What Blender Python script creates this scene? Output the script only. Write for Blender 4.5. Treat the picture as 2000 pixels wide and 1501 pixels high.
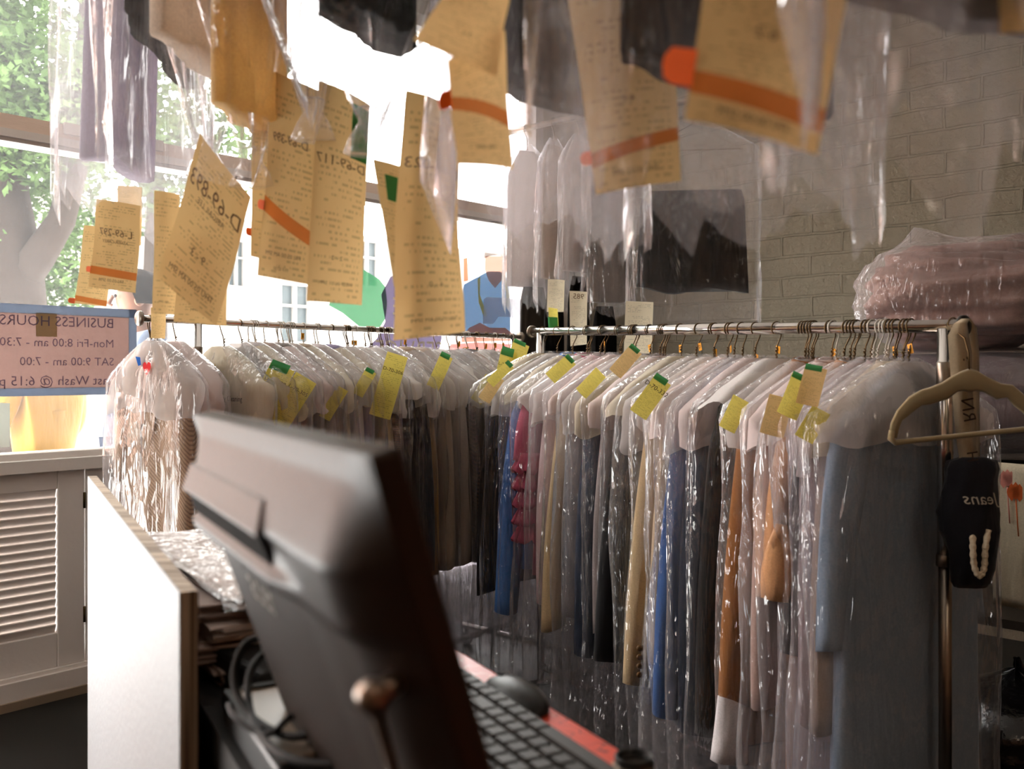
import bpy, bmesh, math, random
from math import sin, cos, pi, sqrt, atan2, radians, floor, tan
from mathutils import Vector, Matrix, noise

for o in list(bpy.data.objects):
    bpy.data.objects.remove(o)
SC = bpy.context.scene
COL = SC.collection

# ------------------------------------------------------------------ camera, light, exposure
CAMZ = 1.1           # lens height above the shop floor
F = 1800.0           # focal length in pixels of the 2000 px wide frame
HY = 724.0           # row of the horizon
cam_data = bpy.data.cameras.new('camera')
cam = bpy.data.objects.new('camera', cam_data); COL.objects.link(cam)
cam.location = (0, 0, CAMZ); cam.rotation_euler = (pi/2, 0, 0)
cam_data.sensor_width = 36.0; cam_data.lens = 36.0*F/2000
cam_data.shift_y = -(750.5-HY)/2000
cam_data.clip_start = 0.02
cam_data.dof.use_dof = True; cam_data.dof.focus_distance = 2.55; cam_data.dof.aperture_fstop = 5.0
SC.camera = cam
SC.view_settings.view_transform = 'Standard'
SC.view_settings.look = 'None'
SC.view_settings.exposure = 0.25
SC.view_settings.gamma = 1.0
SC.view_settings.use_curve_mapping = False
cy = SC.cycles
cy.max_bounces = 6; cy.diffuse_bounces = 3; cy.glossy_bounces = 2; cy.transmission_bounces = 5
cy.transparent_max_bounces = 24; cy.caustics_reflective = False; cy.caustics_refractive = False
cy.sample_clamp_indirect = 4.0; cy.use_denoising = True
cy.use_adaptive_sampling = True; cy.adaptive_threshold = 0.08

world = bpy.data.worlds.new('sky'); SC.world = world
world.use_nodes = True
bg = world.node_tree.nodes['Background']
bg.inputs[0].default_value = (1.0, 0.98, 0.95, 1); bg.inputs[1].default_value = 13.0

def light(name, kind, loc, energy, col, rot=None, size=1, size_y=None):
    d = bpy.data.lights.new(name, kind); o = bpy.data.objects.new(name, d); COL.objects.link(o)
    o.location = loc; d.energy = energy; d.color = col
    if kind == 'AREA':
        d.shape = 'RECTANGLE'; d.size = size; d.size_y = size_y or size
    if rot: o.rotation_euler = rot
    return o
# sun stands high behind the shop's roof: it lights the far side of the street, none of it enters the window
sun = light('sun', 'SUN', (0, 0, 9), 2.2, (1.0, 0.95, 0.86), (radians(42), radians(-18), radians(-10)))
sun.data.angle = radians(1.0)
# sampling portal in the window opening: gives no light of its own, only guides the sky's
for pl_, pr_, ps_ in (((-1.60, 3.07, 1.79), atan2(0.733, 0.68)+pi, (5.3, 2.0)), ((-3.01, 0.70, 1.15), atan2(-.68, .733)+0.0, (.36, .6))):
    por = light('window_portal', 'AREA', pl_, 1, (1, 1, 1), None, *ps_)
    por.rotation_euler = (radians(90), 0, pr_); por.data.cycles.is_portal = True
# warm fill lights, unseen and added under the ceiling behind the lens
light('ceiling_fill_light', 'AREA', (1.6, -0.9, 2.75), 6.5, (1.0, 0.80, 0.60), (0, 0, radians(-43)), 0.4, 1.4)
light('ceiling_fill_light', 'AREA', (-1.2, -0.6, 2.75), 3.0, (1.0, 0.82, 0.66), (0, 0, radians(-43)), 0.4, 1.4)

# ------------------------------------------------------------------ helpers
def P(px, py, d):
    """the point seen at pixel (px, py) of the photograph, d metres in front of the lens"""
    return Vector(((px-1000)/F*d, d, CAMZ+(HY-py)/F*d))

def lin(h, k=1.0):
    h = h.lstrip('#')
    v = [int(h[i:i+2], 16)/255 for i in (0, 2, 4)]
    return tuple((x/12.92 if x <= 0.04045 else ((x+0.055)/1.055)**2.4)*k for x in v)+(1,)

def empty(name, label=None, cat=None, group=None, loc=(0, 0, 0), rz=0.0):
    o = bpy.data.objects.new(name, None); COL.objects.link(o)
    o.empty_display_size = 0.05
    o.location = loc; o.rotation_euler = (0, 0, rz)
    tag(o, label, cat, group)
    return o

def tag(o, label=None, cat=None, group=None, kind=None):
    if label: o['label'] = label
    if cat: o['category'] = cat
    if group: o['group'] = group
    if kind: o['kind'] = kind
    return o

class MB:
    def __init__(s): s.v = []; s.f = []; s.m = []; s.mi = 0
    def add(s, vs, fs):
        b = len(s.v); s.v += [tuple(v) for v in vs]
        s.f += [tuple(i+b for i in f) for f in fs]; s.m += [s.mi]*len(fs)
        return s
    def box(s, c, size, ax=None, rz=0.0):
        hx, hy, hz = size[0]/2, size[1]/2, size[2]/2
        c = Vector(c)
        if ax is None:
            ax = (Vector((cos(rz), sin(rz), 0)), Vector((-sin(rz), cos(rz), 0)), Vector((0, 0, 1)))
        vs = [c+ax[0]*(sx*hx)+ax[1]*(sy*hy)+ax[2]*(sz*hz) for sz in (-1, 1) for sy in (-1, 1) for sx in (-1, 1)]
        return s.add(vs, [(0, 2, 3, 1), (4, 5, 7, 6), (0, 1, 5, 4), (2, 6, 7, 3), (0, 4, 6, 2), (1, 3, 7, 5)])
    def loft(s, rings, closed=True, cap0=False, cap1=False):
        n = len(rings[0]); b = len(s.v)
        for r in rings: s.v += [tuple(p) for p in r]
        k0 = len(s.f)
        for i in range(len(rings)-1):
            for j in range(n if closed else n-1):
                a = b+i*n+j; c = b+i*n+(j+1) % n
                s.f.append((a, c, c+n, a+n))
        if cap0: s.f.append(tuple(b+j for j in range(n))[::-1])
        if cap1: s.f.append(tuple(b+(len(rings)-1)*n+j for j in range(n)))
        s.m += [s.mi]*(len(s.f)-k0)
        return s
    def tube(s, pts, r, seg=8, caps=True):
        pts = [Vector(p) for p in pts]; rings = []
        up = Vector((0.3, 0.2, 1)).normalized()
        t0 = (pts[1]-pts[0]).normalized()
        nrm = t0.cross(up)
        if nrm.length < 1e-3: nrm = t0.cross(Vector((1, 0, 0)))
        nrm.normalize()
        for i, p in enumerate(pts):
            t = (pts[min(i+1, len(pts)-1)]-pts[max(i-1, 0)]).normalized()
            nrm = (nrm-t*nrm.dot(t))
            if nrm.length < 1e-6: nrm = t.orthogonal()
            nrm.normalize(); bn = t.cross(nrm)
            rr = r[i] if isinstance(r, (list, tuple)) else r
            rings.append([p+nrm*(rr*cos(2*pi*j/seg))+bn*(rr*sin(2*pi*j/seg)) for j in range(seg)])
        return s.loft(rings, True, caps, caps)
    def lathe(s, prof, c=(0, 0, 0), ax=None, seg=24):
        c = Vector(c); z = Vector(ax).normalized() if ax else Vector((0, 0, 1))
        x = z.orthogonal().normalized(); y = z.cross(x)
        rings = [[c+z*h+x*(r*cos(2*pi*j/seg))+y*(r*sin(2*pi*j/seg)) for j in range(seg)] for r, h in prof]
        return s.loft(rings, True, True, True)
    def grid(s, fn, nu, nv):
        rows = [[fn(i/nu, j/nv) for i in range(nu+1)] for j in range(nv+1)]
        return s.loft(rings=rows, closed=False)
    def prism(s, poly, origin, ax, ay, an, th):
        n = len(poly); o = Vector(origin)
        a = [o+ax*p[0]+ay*p[1] for p in poly]
        vs = a+[p+an*th for p in a]
        return s.add(vs, [tuple(range(n))[::-1], tuple(range(n, 2*n))]+[(i, (i+1) % n, (i+1) % n+n, i+n) for i in range(n)])
    def build(s, name, mat, parent=None, smooth=True, label=None, solid=0, uv=None):
        me = bpy.data.meshes.new(name); me.from_pydata(s.v, [], s.f)
        mats = mat if isinstance(mat, (list, tuple)) else [mat]
        for m in mats: me.materials.append(m)
        if len(mats) > 1: me.polygons.foreach_set('material_index', s.m)
        if smooth: me.polygons.foreach_set('use_smooth', [True]*len(me.polygons))
        bm = bmesh.new(); bm.from_mesh(me); bmesh.ops.recalc_face_normals(bm, faces=bm.faces); bm.to_mesh(me); bm.free()
        me.update()
        o = bpy.data.objects.new(name, me); COL.objects.link(o)
        if parent: o.parent = parent
        if label: o['label'] = label
        if uv:
            l = me.uv_layers.new(name='UVMap')
            for lp in me.loops: l.data[lp.index].uv = uv[lp.vertex_index]
        if solid:
            md = o.modifiers.new('thick', 'SOLIDIFY'); md.thickness = solid; md.offset = 0
        return o

def bevel(o, w, seg=2):
    m = o.modifiers.new('soft', 'BEVEL'); m.width = w; m.segments = seg; m.limit_method = 'ANGLE'; m.angle_limit = radians(40)
    return o

def text_mesh(body, size, fn, name, mat, parent, mirror=False, align='CENTER', shear=0):
    """lettering laid on a surface: fn(x, y) -> point"""
    cu = bpy.data.curves.new('t', 'FONT'); cu.body = body; cu.size = size; cu.align_x = align; cu.align_y = 'CENTER'
    cu.resolution_u = 2; cu.shear = shear
    ob = bpy.data.objects.new('t', cu)
    me = bpy.data.meshes.new_from_object(ob)
    for v in me.vertices:
        v.co = fn(-v.co.x if mirror else v.co.x, v.co.y)
    me.name = name; me.materials.clear(); me.materials.append(mat)
    bpy.data.objects.remove(ob); bpy.data.curves.remove(cu)
    o = bpy.data.objects.new(name, me); COL.objects.link(o)
    if parent: o.parent = parent
    return o

# ------------------------------------------------------------------ materials
MATS = {}
def new_mat(name):
    m = bpy.data.materials.new(name); m.use_nodes = True
    nt = m.node_tree; nt.nodes.clear()
    out = nt.nodes.new('ShaderNodeOutputMaterial')
    return m, nt, out
def N(nt, typ, **kw):
    n = nt.nodes.new(typ)
    for k, v in kw.items():
        if k in n.inputs: n.inputs[k].default_value = v
        else: setattr(n, k, v)
    return n
def coords(nt, kind='Object', scale=(1, 1, 1)):
    tc = nt.nodes.new('ShaderNodeTexCoord'); mp = nt.nodes.new('ShaderNodeMapping')
    mp.inputs['Scale'].default_value = scale
    nt.links.new(tc.outputs[kind], mp.inputs['Vector'])
    return mp.outputs['Vector']

def solid(name, col, rough=0.6, metal=0.0, spec=0.4, bump=None, var=0.0, vscale=6.0, coat=0.0, sheen=0.0):
    key = ('s', name)
    if key in MATS: return MATS[key]
    m, nt, out = new_mat(name)
    p = N(nt, 'ShaderNodeBsdfPrincipled', Roughness=rough, Metallic=metal)
    p.inputs['Base Color'].default_value = col; p.inputs['Specular IOR Level'].default_value = spec
    p.inputs['Coat Weight'].default_value = coat
    p.inputs['Sheen Weight'].default_value = sheen
    nt.links.new(p.outputs[0], out.inputs[0])
    if var:
        v = coords(nt, 'Object'); n = N(nt, 'ShaderNodeTexNoise', Scale=vscale, Detail=4.0)
        nt.links.new(v, n.inputs['Vector'])
        mx = nt.nodes.new('ShaderNodeMix'); mx.data_type = 'RGBA'
        mx.inputs[6].default_value = tuple(c*(1-var) for c in col[:3])+(1,)
        mx.inputs[7].default_value = tuple(min(1, c*(1+var)) for c in col[:3])+(1,)
        nt.links.new(n.outputs[0], mx.inputs[0]); nt.links.new(mx.outputs[2], p.inputs['Base Color'])
    if bump:
        v = coords(nt, 'Object', bump[2] if len(bump) > 2 else (1, 1, 1)); n = N(nt, 'ShaderNodeTexNoise', Scale=bump[0], Detail=3.0)
        nt.links.new(v, n.inputs['Vector'])
        b = N(nt, 'ShaderNodeBump', Strength=bump[1], Distance=0.01)
        nt.links.new(n.outputs[0], b.inputs['Height']); nt.links.new(b.outputs[0], p.inputs['Normal'])
    MATS[key] = m
    return m

def cloth(name, col, stripe=None, rough=0.85, trans=0.0):
    key = ('c', name)
    if key in MATS: return MATS[key]
    m, nt, out = new_mat(name)
    p = N(nt, 'ShaderNodeBsdfPrincipled', Roughness=rough)
    p.inputs['Specular IOR Level'].default_value = 0.2; p.inputs['Base Color'].default_value = col
    p.inputs['Sheen Weight'].default_value = 0.15
    v = coords(nt, 'Object', (1, 1, 0.25)); n = N(nt, 'ShaderNodeTexNoise', Scale=26.0, Detail=3.0)
    nt.links.new(v, n.inputs['Vector'])
    b = N(nt, 'ShaderNodeBump', Strength=0.5, Distance=0.01)
    nt.links.new(n.outputs[0], b.inputs['Height']); nt.links.new(b.outputs[0], p.inputs['Normal'])
    v2 = coords(nt, 'Object', (260, 260, 260)); n2 = N(nt, 'ShaderNodeTexNoise', Scale=1.0, Detail=1.0)
    nt.links.new(v2, n2.inputs['Vector'])
    mx = nt.nodes.new('ShaderNodeMix'); mx.data_type = 'RGBA'
    mx.inputs[6].default_value = tuple(c*0.82 for c in col[:3])+(1,)
    mx.inputs[7].default_value = tuple(min(1, c*1.15) for c in col[:3])+(1,)
    nt.links.new(n2.outputs[0], mx.inputs[0]); last = mx.outputs[2]
    if stripe:
        scol, axis, freq = stripe
        sc = {'x': (freq, 0, 0), 'z': (0, 0, freq), 'd': (freq, 0, freq)}[axis]
        v3 = coords(nt, 'Object', sc); w = N(nt, 'ShaderNodeTexWave', Scale=1.0, Distortion=0.3)
        w.bands_direction = 'DIAGONAL' if axis == 'd' else ('X' if axis == 'x' else 'Z')
        nt.links.new(v3, w.inputs['Vector'])
        r = nt.nodes.new('ShaderNodeValToRGB'); r.color_ramp.elements[0].position = 0.5; r.color_ramp.elements[1].position = 0.62
        nt.links.new(w.outputs[0], r.inputs[0])
        m2 = nt.nodes.new('ShaderNodeMix'); m2.data_type = 'RGBA'; m2.inputs[7].default_value = scol
        nt.links.new(r.outputs[0], m2.inputs[0]); nt.links.new(last, m2.inputs[6]); last = m2.outputs[2]
    nt.links.new(last, p.inputs['Base Color'])
    if trans:
        t = N(nt, 'ShaderNodeBsdfTranslucent'); nt.links.new(last, t.inputs[0])
        ms = N(nt, 'ShaderNodeMixShader', Fac=trans)
        nt.links.new(p.outputs[0], ms.inputs[1]); nt.links.new(t.outputs[0], ms.inputs[2]); nt.links.new(ms.outputs[0], out.inputs[0])
    else:
        nt.links.new(p.outputs[0], out.inputs[0])
    MATS[key] = m
    return m

def plastic(name, milk=0.10, edge=0.55, tint=(0.985, 0.98, 0.985, 1), crinkle=0.9, rough=0.11, gloss=0.045):
    """thin polythene film: mostly clear, a share of milky scatter, sharp streaky reflections from its creases"""
    key = ('p', name)
    if key in MATS: return MATS[key]
    m, nt, out = new_mat(name)
    v = coords(nt, 'Object', (1, 1, 0.16)); n = N(nt, 'ShaderNodeTexNoise', Scale=17.0, Detail=3.0, Roughness=0.55, Distortion=1.2)
    nt.links.new(v, n.inputs['Vector'])
    v2 = coords(nt, 'Object', (1, 1, 0.55)); vo = N(nt, 'ShaderNodeTexVoronoi', Scale=22.0); vo.feature = 'F1'
    n3 = N(nt, 'ShaderNodeTexNoise', Scale=9.0, Detail=2.0); nt.links.new(v2, n3.inputs['Vector'])
    ad = nt.nodes.new('ShaderNodeVectorMath'); ad.operation = 'MULTIPLY_ADD'; ad.inputs[1].default_value = (0.25, 0.25, 0.25)
    nt.links.new(n3.outputs[1], ad.inputs[0]); nt.links.new(v2, ad.inputs[2]); nt.links.new(ad.outputs[0], vo.inputs['Vector'])
    rg = nt.nodes.new('ShaderNodeMath'); rg.operation = 'SUBTRACT'; rg.inputs[1].default_value = 0.5; nt.links.new(n.outputs[0], rg.inputs[0])
    ra = nt.nodes.new('ShaderNodeMath'); ra.operation = 'ABSOLUTE'; nt.links.new(rg.outputs[0], ra.inputs[0])
    rm = nt.nodes.new('ShaderNodeMath'); rm.operation = 'MULTIPLY'; rm.inputs[1].default_value = -2.2; nt.links.new(ra.outputs[0], rm.inputs[0])
    h = nt.nodes.new('ShaderNodeMath'); h.operation = 'MULTIPLY_ADD'; h.inputs[1].default_value = 0.5
    nt.links.new(vo.outputs['Distance'], h.inputs[0]); nt.links.new(rm.outputs[0], h.inputs[2])
    b = N(nt, 'ShaderNodeBump', Strength=0.85*crinkle, Distance=0.02)
    nt.links.new(h.outputs[0], b.inputs['Height'])
    tr = N(nt, 'ShaderNodeBsdfTransparent'); tr.inputs[0].default_value = tint
    gl = N(nt, 'ShaderNodeBsdfAnisotropic', Roughness=rough); gl.inputs[0].default_value = (1, 1, 1, 1)
    nt.links.new(b.outputs[0], gl.inputs['Normal'])
    df = N(nt, 'ShaderNodeBsdfDiffuse'); df.inputs[0].default_value = (0.93, 0.90, 0.91, 1); nt.links.new(b.outputs[0], df.inputs['Normal'])
    tl = N(nt, 'ShaderNodeBsdfTranslucent'); tl.inputs[0].default_value = (0.95, 0.92, 0.935, 1)
    dm = N(nt, 'ShaderNodeMixShader', Fac=0.68); nt.links.new(df.outputs[0], dm.inputs[1]); nt.links.new(tl.outputs[0], dm.inputs[2])
    lw = N(nt, 'ShaderNodeLayerWeight', Blend=0.32); 
    mf = nt.nodes.new('ShaderNodeMath'); mf.operation = 'MULTIPLY_ADD'; mf.inputs[1].default_value = edge; mf.inputs[2].default_value = milk
    pw = nt.nodes.new('ShaderNodeMath'); pw.operation = 'POWER'; pw.inputs[1].default_value = 2.2
    nt.links.new(lw.outputs['Facing'], pw.inputs[0]); nt.links.new(pw.outputs[0], mf.inputs[0])
    m1 = N(nt, 'ShaderNodeMixShader'); nt.links.new(mf.outputs[0], m1.inputs[0]); nt.links.new(tr.outputs[0], m1.inputs[1]); nt.links.new(dm.outputs[0], m1.inputs[2])
    gf = nt.nodes.new('ShaderNodeMath'); gf.operation = 'MULTIPLY_ADD'; gf.inputs[1].default_value = 0.55; gf.inputs[2].default_value = gloss
    lf = N(nt, 'ShaderNodeLayerWeight', Blend=0.5); p4 = nt.nodes.new('ShaderNodeMath'); p4.operation = 'POWER'; p4.inputs[1].default_value = 4.0
    nt.links.new(lf.outputs['Facing'], p4.inputs[0]); nt.links.new(p4.outputs[0], gf.inputs[0])
    m2 = N(nt, 'ShaderNodeMixShader'); nt.links.new(gf.outputs[0], m2.inputs[0]); nt.links.new(m1.outputs[0], m2.inputs[1]); nt.links.new(gl.outputs[0], m2.inputs[2])
    nt.links.new(m2.outputs[0], out.inputs[0])
    MATS[key] = m
    return m

def paper(name, col, trans=0.45, print_lines=None, uvprint=False):
    """thin paper that lets light through; uvprint adds rows of small print along the sheet"""
    key = ('pp', name)
    if key in MATS: return MATS[key]
    m, nt, out = new_mat(name)
    rgb = nt.nodes.new('ShaderNodeRGB'); rgb.outputs[0].default_value = col; last = rgb.outputs[0]
    if uvprint:
        uv = nt.nodes.new('ShaderNodeUVMap'); sp = nt.nodes.new('ShaderNodeSeparateXYZ'); nt.links.new(uv.outputs[0], sp.inputs[0])
        def mth(op, a, b=None, c=None):
            n = nt.nodes.new('ShaderNodeMath'); n.operation = op
            for i, x in enumerate((a, b, c)):
                if x is None: continue
                if isinstance(x, (int, float)): n.inputs[i].default_value = x
                else: nt.links.new(x, n.inputs[i])
            return n.outputs[0]
        rows = mth('MULTIPLY', sp.outputs[1], 34.0); fr = mth('FRACT', rows); fl = mth('FLOOR', rows)
        line = mth('LESS_THAN', fr, 0.42)
        cmb = nt.nodes.new('ShaderNodeCombineXYZ'); nt.links.new(mth('MULTIPLY', sp.outputs[0], 22.0), cmb.inputs[0]); nt.links.new(mth('MULTIPLY', fl, 7.3), cmb.inputs[1])
        ns = N(nt, 'ShaderNodeTexNoise', Scale=1.0, Detail=3.0); nt.links.new(cmb.outputs[0], ns.inputs['Vector'])
        ink = mth('GREATER_THAN', ns.outputs[0], 0.5)
        cm2 = nt.nodes.new('ShaderNodeCombineXYZ'); nt.links.new(mth('MULTIPLY', sp.outputs[0], 1.6), cm2.inputs[0]); nt.links.new(mth('MULTIPLY', fl, 3.1), cm2.inputs[1])
        ns2 = N(nt, 'ShaderNodeTexNoise', Scale=1.0, Detail=1.0); nt.links.new(cm2.outputs[0], ns2.inputs['Vector'])
        blk = mth('GREATER_THAN', ns2.outputs[0], 0.47)
        inb = mth('MULTIPLY', mth('GREATER_THAN', sp.outputs[0], 0.08), mth('LESS_THAN', sp.outputs[0], 0.92))
        k = mth('MULTIPLY', mth('MULTIPLY', line, ink), mth('MULTIPLY', blk, inb))
        k = mth('MULTIPLY', k, 0.32)
        mx = nt.nodes.new('ShaderNodeMix'); mx.data_type = 'RGBA'; mx.inputs[7].default_value = lin('4a3524')
        nt.links.new(k, mx.inputs[0]); nt.links.new(last, mx.inputs[6]); last = mx.outputs[2]
    d = N(nt, 'ShaderNodeBsdfDiffuse'); t = N(nt, 'ShaderNodeBsdfTranslucent')
    nt.links.new(last, d.inputs[0]); nt.links.new(last, t.inputs[0])
    ms = N(nt, 'ShaderNodeMixShader', Fac=trans); nt.links.new(d.outputs[0], ms.inputs[1]); nt.links.new(t.outputs[0], ms.inputs[2])
    v = coords(nt, 'Object'); n = N(nt, 'ShaderNodeTexNoise', Scale=30.0, Detail=2.0); nt.links.new(v, n.inputs['Vector'])
    b = N(nt, 'ShaderNodeBump', Strength=0.25, Distance=0.01); nt.links.new(n.outputs[0], b.inputs['Height']); nt.links.new(b.outputs[0], d.inputs['Normal'])
    nt.links.new(ms.outputs[0], out.inputs[0])
    MATS[key] = m
    return m

def film(name, col, alpha, trans=0.5):
    """tinted see-through film or ink (window decals, a highlighter band)"""
    key = ('f', name)
    if key in MATS: return MATS[key]
    m, nt, out = new_mat(name)
    tr = N(nt, 'ShaderNodeBsdfTransparent'); tr.inputs[0].default_value = tuple(0.5+0.5*c for c in col[:3])+(1,)
    d = N(nt, 'ShaderNodeBsdfDiffuse'); d.inputs[0].default_value = col
    t = N(nt, 'ShaderNodeBsdfTranslucent'); t.inputs[0].default_value = col
    ms = N(nt, 'ShaderNodeMixShader', Fac=trans); nt.links.new(d.outputs[0], ms.inputs[1]); nt.links.new(t.outputs[0], ms.inputs[2])
    m2 = N(nt, 'ShaderNodeMixShader', Fac=alpha); nt.links.new(tr.outputs[0], m2.inputs[1]); nt.links.new(ms.outputs[0], m2.inputs[2])
    nt.links.new(m2.outputs[0], out.inputs[0])
    MATS[key] = m
    return m

def glass_mat():
    m, nt, out = new_mat('hazy_dusty_glass')  # patchy dust scatter, also a whitish haze over the street put into the glass
    tr = N(nt, 'ShaderNodeBsdfTransparent'); tr.inputs[0].default_value = (0.97, 0.98, 0.98, 1)
    t = N(nt, 'ShaderNodeBsdfTranslucent'); t.inputs[0].default_value = (0.95, 0.97, 1, 1)
    v = coords(nt, 'Object'); n = N(nt, 'ShaderNodeTexNoise', Scale=2.2, Detail=6.0); nt.links.new(v, n.inputs['Vector'])
    n2 = N(nt, 'ShaderNodeTexNoise', Scale=260.0, Detail=1.0); nt.links.new(v, n2.inputs['Vector'])
    ml = nt.nodes.new('ShaderNodeMath'); ml.operation = 'MULTIPLY'; nt.links.new(n.outputs[0], ml.inputs[0]); nt.links.new(n2.outputs[0], ml.inputs[1])
    ma = nt.nodes.new('ShaderNodeMath'); ma.operation = 'MULTIPLY_ADD'; ma.inputs[1].default_value = 0.05; ma.inputs[2].default_value = 0.004
    nt.links.new(ml.outputs[0], ma.inputs[0])
    m1 = N(nt, 'ShaderNodeMixShader'); nt.links.new(ma.outputs[0], m1.inputs[0]); nt.links.new(tr.outputs[0], m1.inputs[1]); nt.links.new(t.outputs[0], m1.inputs[2])
    g = N(nt, 'ShaderNodeBsdfAnisotropic', Roughness=0.03); fz = N(nt, 'ShaderNodeFresnel', IOR=1.3)
    m2 = N(nt, 'ShaderNodeMixShader'); nt.links.new(fz.outputs[0], m2.inputs[0]); nt.links.new(m1.outputs[0], m2.inputs[1]); nt.links.new(g.outputs[0], m2.inputs[2])
    nt.links.new(m2.outputs[0], out.inputs[0])
    return m

def brick_mat():
    m, nt, out = new_mat('painted_brick')
    p = N(nt, 'ShaderNodeBsdfPrincipled', Roughness=0.75); p.inputs['Specular IOR Level'].default_value = 0.25
    uv = nt.nodes.new('ShaderNodeUVMap')
    n0 = N(nt, 'ShaderNodeTexNoise', Scale=3.5, Detail=4.0); nt.links.new(uv.outputs[0], n0.inputs['Vector'])
    ad = nt.nodes.new('ShaderNodeVectorMath'); ad.operation = 'MULTIPLY_ADD'; ad.inputs[1].default_value = (0.035, 0.035, 0)
    nt.links.new(n0.outputs[1], ad.inputs[0]); nt.links.new(uv.outputs[0], ad.inputs[2])
    br = N(nt, 'ShaderNodeTexBrick', Scale=1.0); br.inputs['Mortar Size'].default_value = 0.007; br.inputs['Mortar Smooth'].default_value = 0.35
    br.inputs['Brick Width'].default_value = 0.30; br.inputs['Row Height'].default_value = 0.098
    br.inputs['Color1'].default_value = (1, 1, 1, 1); br.inputs['Color2'].default_value = (0.86, 0.86, 0.86, 1); br.inputs['Mortar'].default_value = (0, 0, 0, 1)
    nt.links.new(ad.outputs[0], br.inputs['Vector'])
    n1 = N(nt, 'ShaderNodeTexNoise', Scale=26.0, Detail=6.0, Roughness=0.7); nt.links.new(uv.outputs[0], n1.inputs['Vector'])
    n2 = N(nt, 'ShaderNodeTexNoise', Scale=5.0, Detail=3.0); nt.links.new(uv.outputs[0], n2.inputs['Vector'])
    h = nt.nodes.new('ShaderNodeMath'); h.operation = 'MULTIPLY_ADD'; h.inputs[1].default_value = 0.45
    nt.links.new(n1.outputs[0], h.inputs[0]); nt.links.new(br.outputs['Color'], h.inputs[2])
    b = N(nt, 'ShaderNodeBump', Strength=1.0, Distance=0.03); nt.links.new(h.outputs[0], b.inputs['Height']); nt.links.new(b.outputs[0], p.inputs['Normal'])
    mx = nt.nodes.new('ShaderNodeMix'); mx.data_type = 'RGBA'; mx.inputs[6].default_value = lin('7a7160'); mx.inputs[7].default_value = lin('8c8371')
    nt.links.new(n2.outputs[0], mx.inputs[0]); nt.links.new(mx.outputs[2], p.inputs['Base Color'])
    nt.links.new(p.outputs[0], out.inputs[0])
    return m

def counter_mat():
    m, nt, out = new_mat('red_boomerang_laminate')
    p = N(nt, 'ShaderNodeBsdfPrincipled', Roughness=0.34)
    v = coords(nt, 'Object', (34, 34, 0)); n = N(nt, 'ShaderNodeTexNoise', Scale=1.0, Detail=1.0); nt.links.new(v, n.inputs['Vector'])
    a = nt.nodes.new('ShaderNodeMath'); a.operation = 'SUBTRACT'; a.inputs[1].default_value = 0.5; nt.links.new(n.outputs[0], a.inputs[0])
    ab = nt.nodes.new('ShaderNodeMath'); ab.operation = 'ABSOLUTE'; nt.links.new(a.outputs[0], ab.inputs[0])
    lt = nt.nodes.new('ShaderNodeMath'); lt.operation = 'LESS_THAN'; lt.inputs[1].default_value = 0.008; nt.links.new(ab.outputs[0], lt.inputs[0])
    v2 = coords(nt, 'Object', (12, 12, 0)); n2 = N(nt, 'ShaderNodeTexNoise', Scale=1.0, Detail=0.0); nt.links.new(v2, n2.inputs['Vector'])
    g = nt.nodes.new('ShaderNodeMath'); g.operation = 'GREATER_THAN'; g.inputs[1].default_value = 0.5; nt.links.new(n2.outputs[0], g.inputs[0])
    c2 = nt.nodes.new('ShaderNodeMix'); c2.data_type = 'RGBA'; c2.inputs[6].default_value = lin('e8a080'); c2.inputs[7].default_value = lin('7c1c10')
    nt.links.new(g.outputs[0], c2.inputs[0])
    mx = nt.nodes.new('ShaderNodeMix'); mx.data_type = 'RGBA'; mx.inputs[6].default_value = lin('d8401f')
    nt.links.new(c2.outputs[2], mx.inputs[7]); nt.links.new(lt.outputs[0], mx.inputs[0]); nt.links.new(mx.outputs[2], p.inputs['Base Color'])
    nt.links.new(p.outputs[0], out.inputs[0])
    return m

def ply_mat():
    m, nt, out = new_mat('plywood_edge')
    p = N(nt, 'ShaderNodeBsdfPrincipled', Roughness=0.7)
    v = coords(nt, 'Object', (1.5, 320, 3)); n = N(nt, 'ShaderNodeTexNoise', Scale=1.0, Detail=2.0); nt.links.new(v, n.inputs['Vector'])
    r = nt.nodes.new('ShaderNodeValToRGB'); r.color_ramp.elements[0].color = lin('6e5a48'); r.color_ramp.elements[1].color = lin('c9b49c')
    r.color_ramp.elements[0].position = 0.38; r.color_ramp.elements[1].position = 0.62
    nt.links.new(n.outputs[0], r.inputs[0]); nt.links.new(r.outputs[0], p.inputs['Base Color']); nt.links.new(p.outputs[0], out.inputs[0])
    return m

def leaf_mat():
    m, nt, out = new_mat('green_leaves')
    v = coords(nt, 'Object'); n = N(nt, 'ShaderNodeTexNoise', Scale=3.0, Detail=3.0); nt.links.new(v, n.inputs['Vector'])
    r = nt.nodes.new('ShaderNodeValToRGB'); r.color_ramp.elements[0].color = lin('25331d'); r.color_ramp.elements[1].color = lin('586d42')
    r.color_ramp.elements[0].position = 0.3; r.color_ramp.elements[1].position = 0.7
    nt.links.new(n.outputs[0], r.inputs[0])
    d = N(nt, 'ShaderNodeBsdfDiffuse'); t = N(nt, 'ShaderNodeBsdfTranslucent')
    nt.links.new(r.outputs[0], d.inputs[0]); nt.links.new(r.outputs[0], t.inputs[0])
    ms = N(nt, 'ShaderNodeMixShader', Fac=0.4); nt.links.new(d.outputs[0], ms.inputs[1]); nt.links.new(t.outputs[0], ms.inputs[2])
    nt.links.new(ms.outputs[0], out.inputs[0])
    return m

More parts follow.
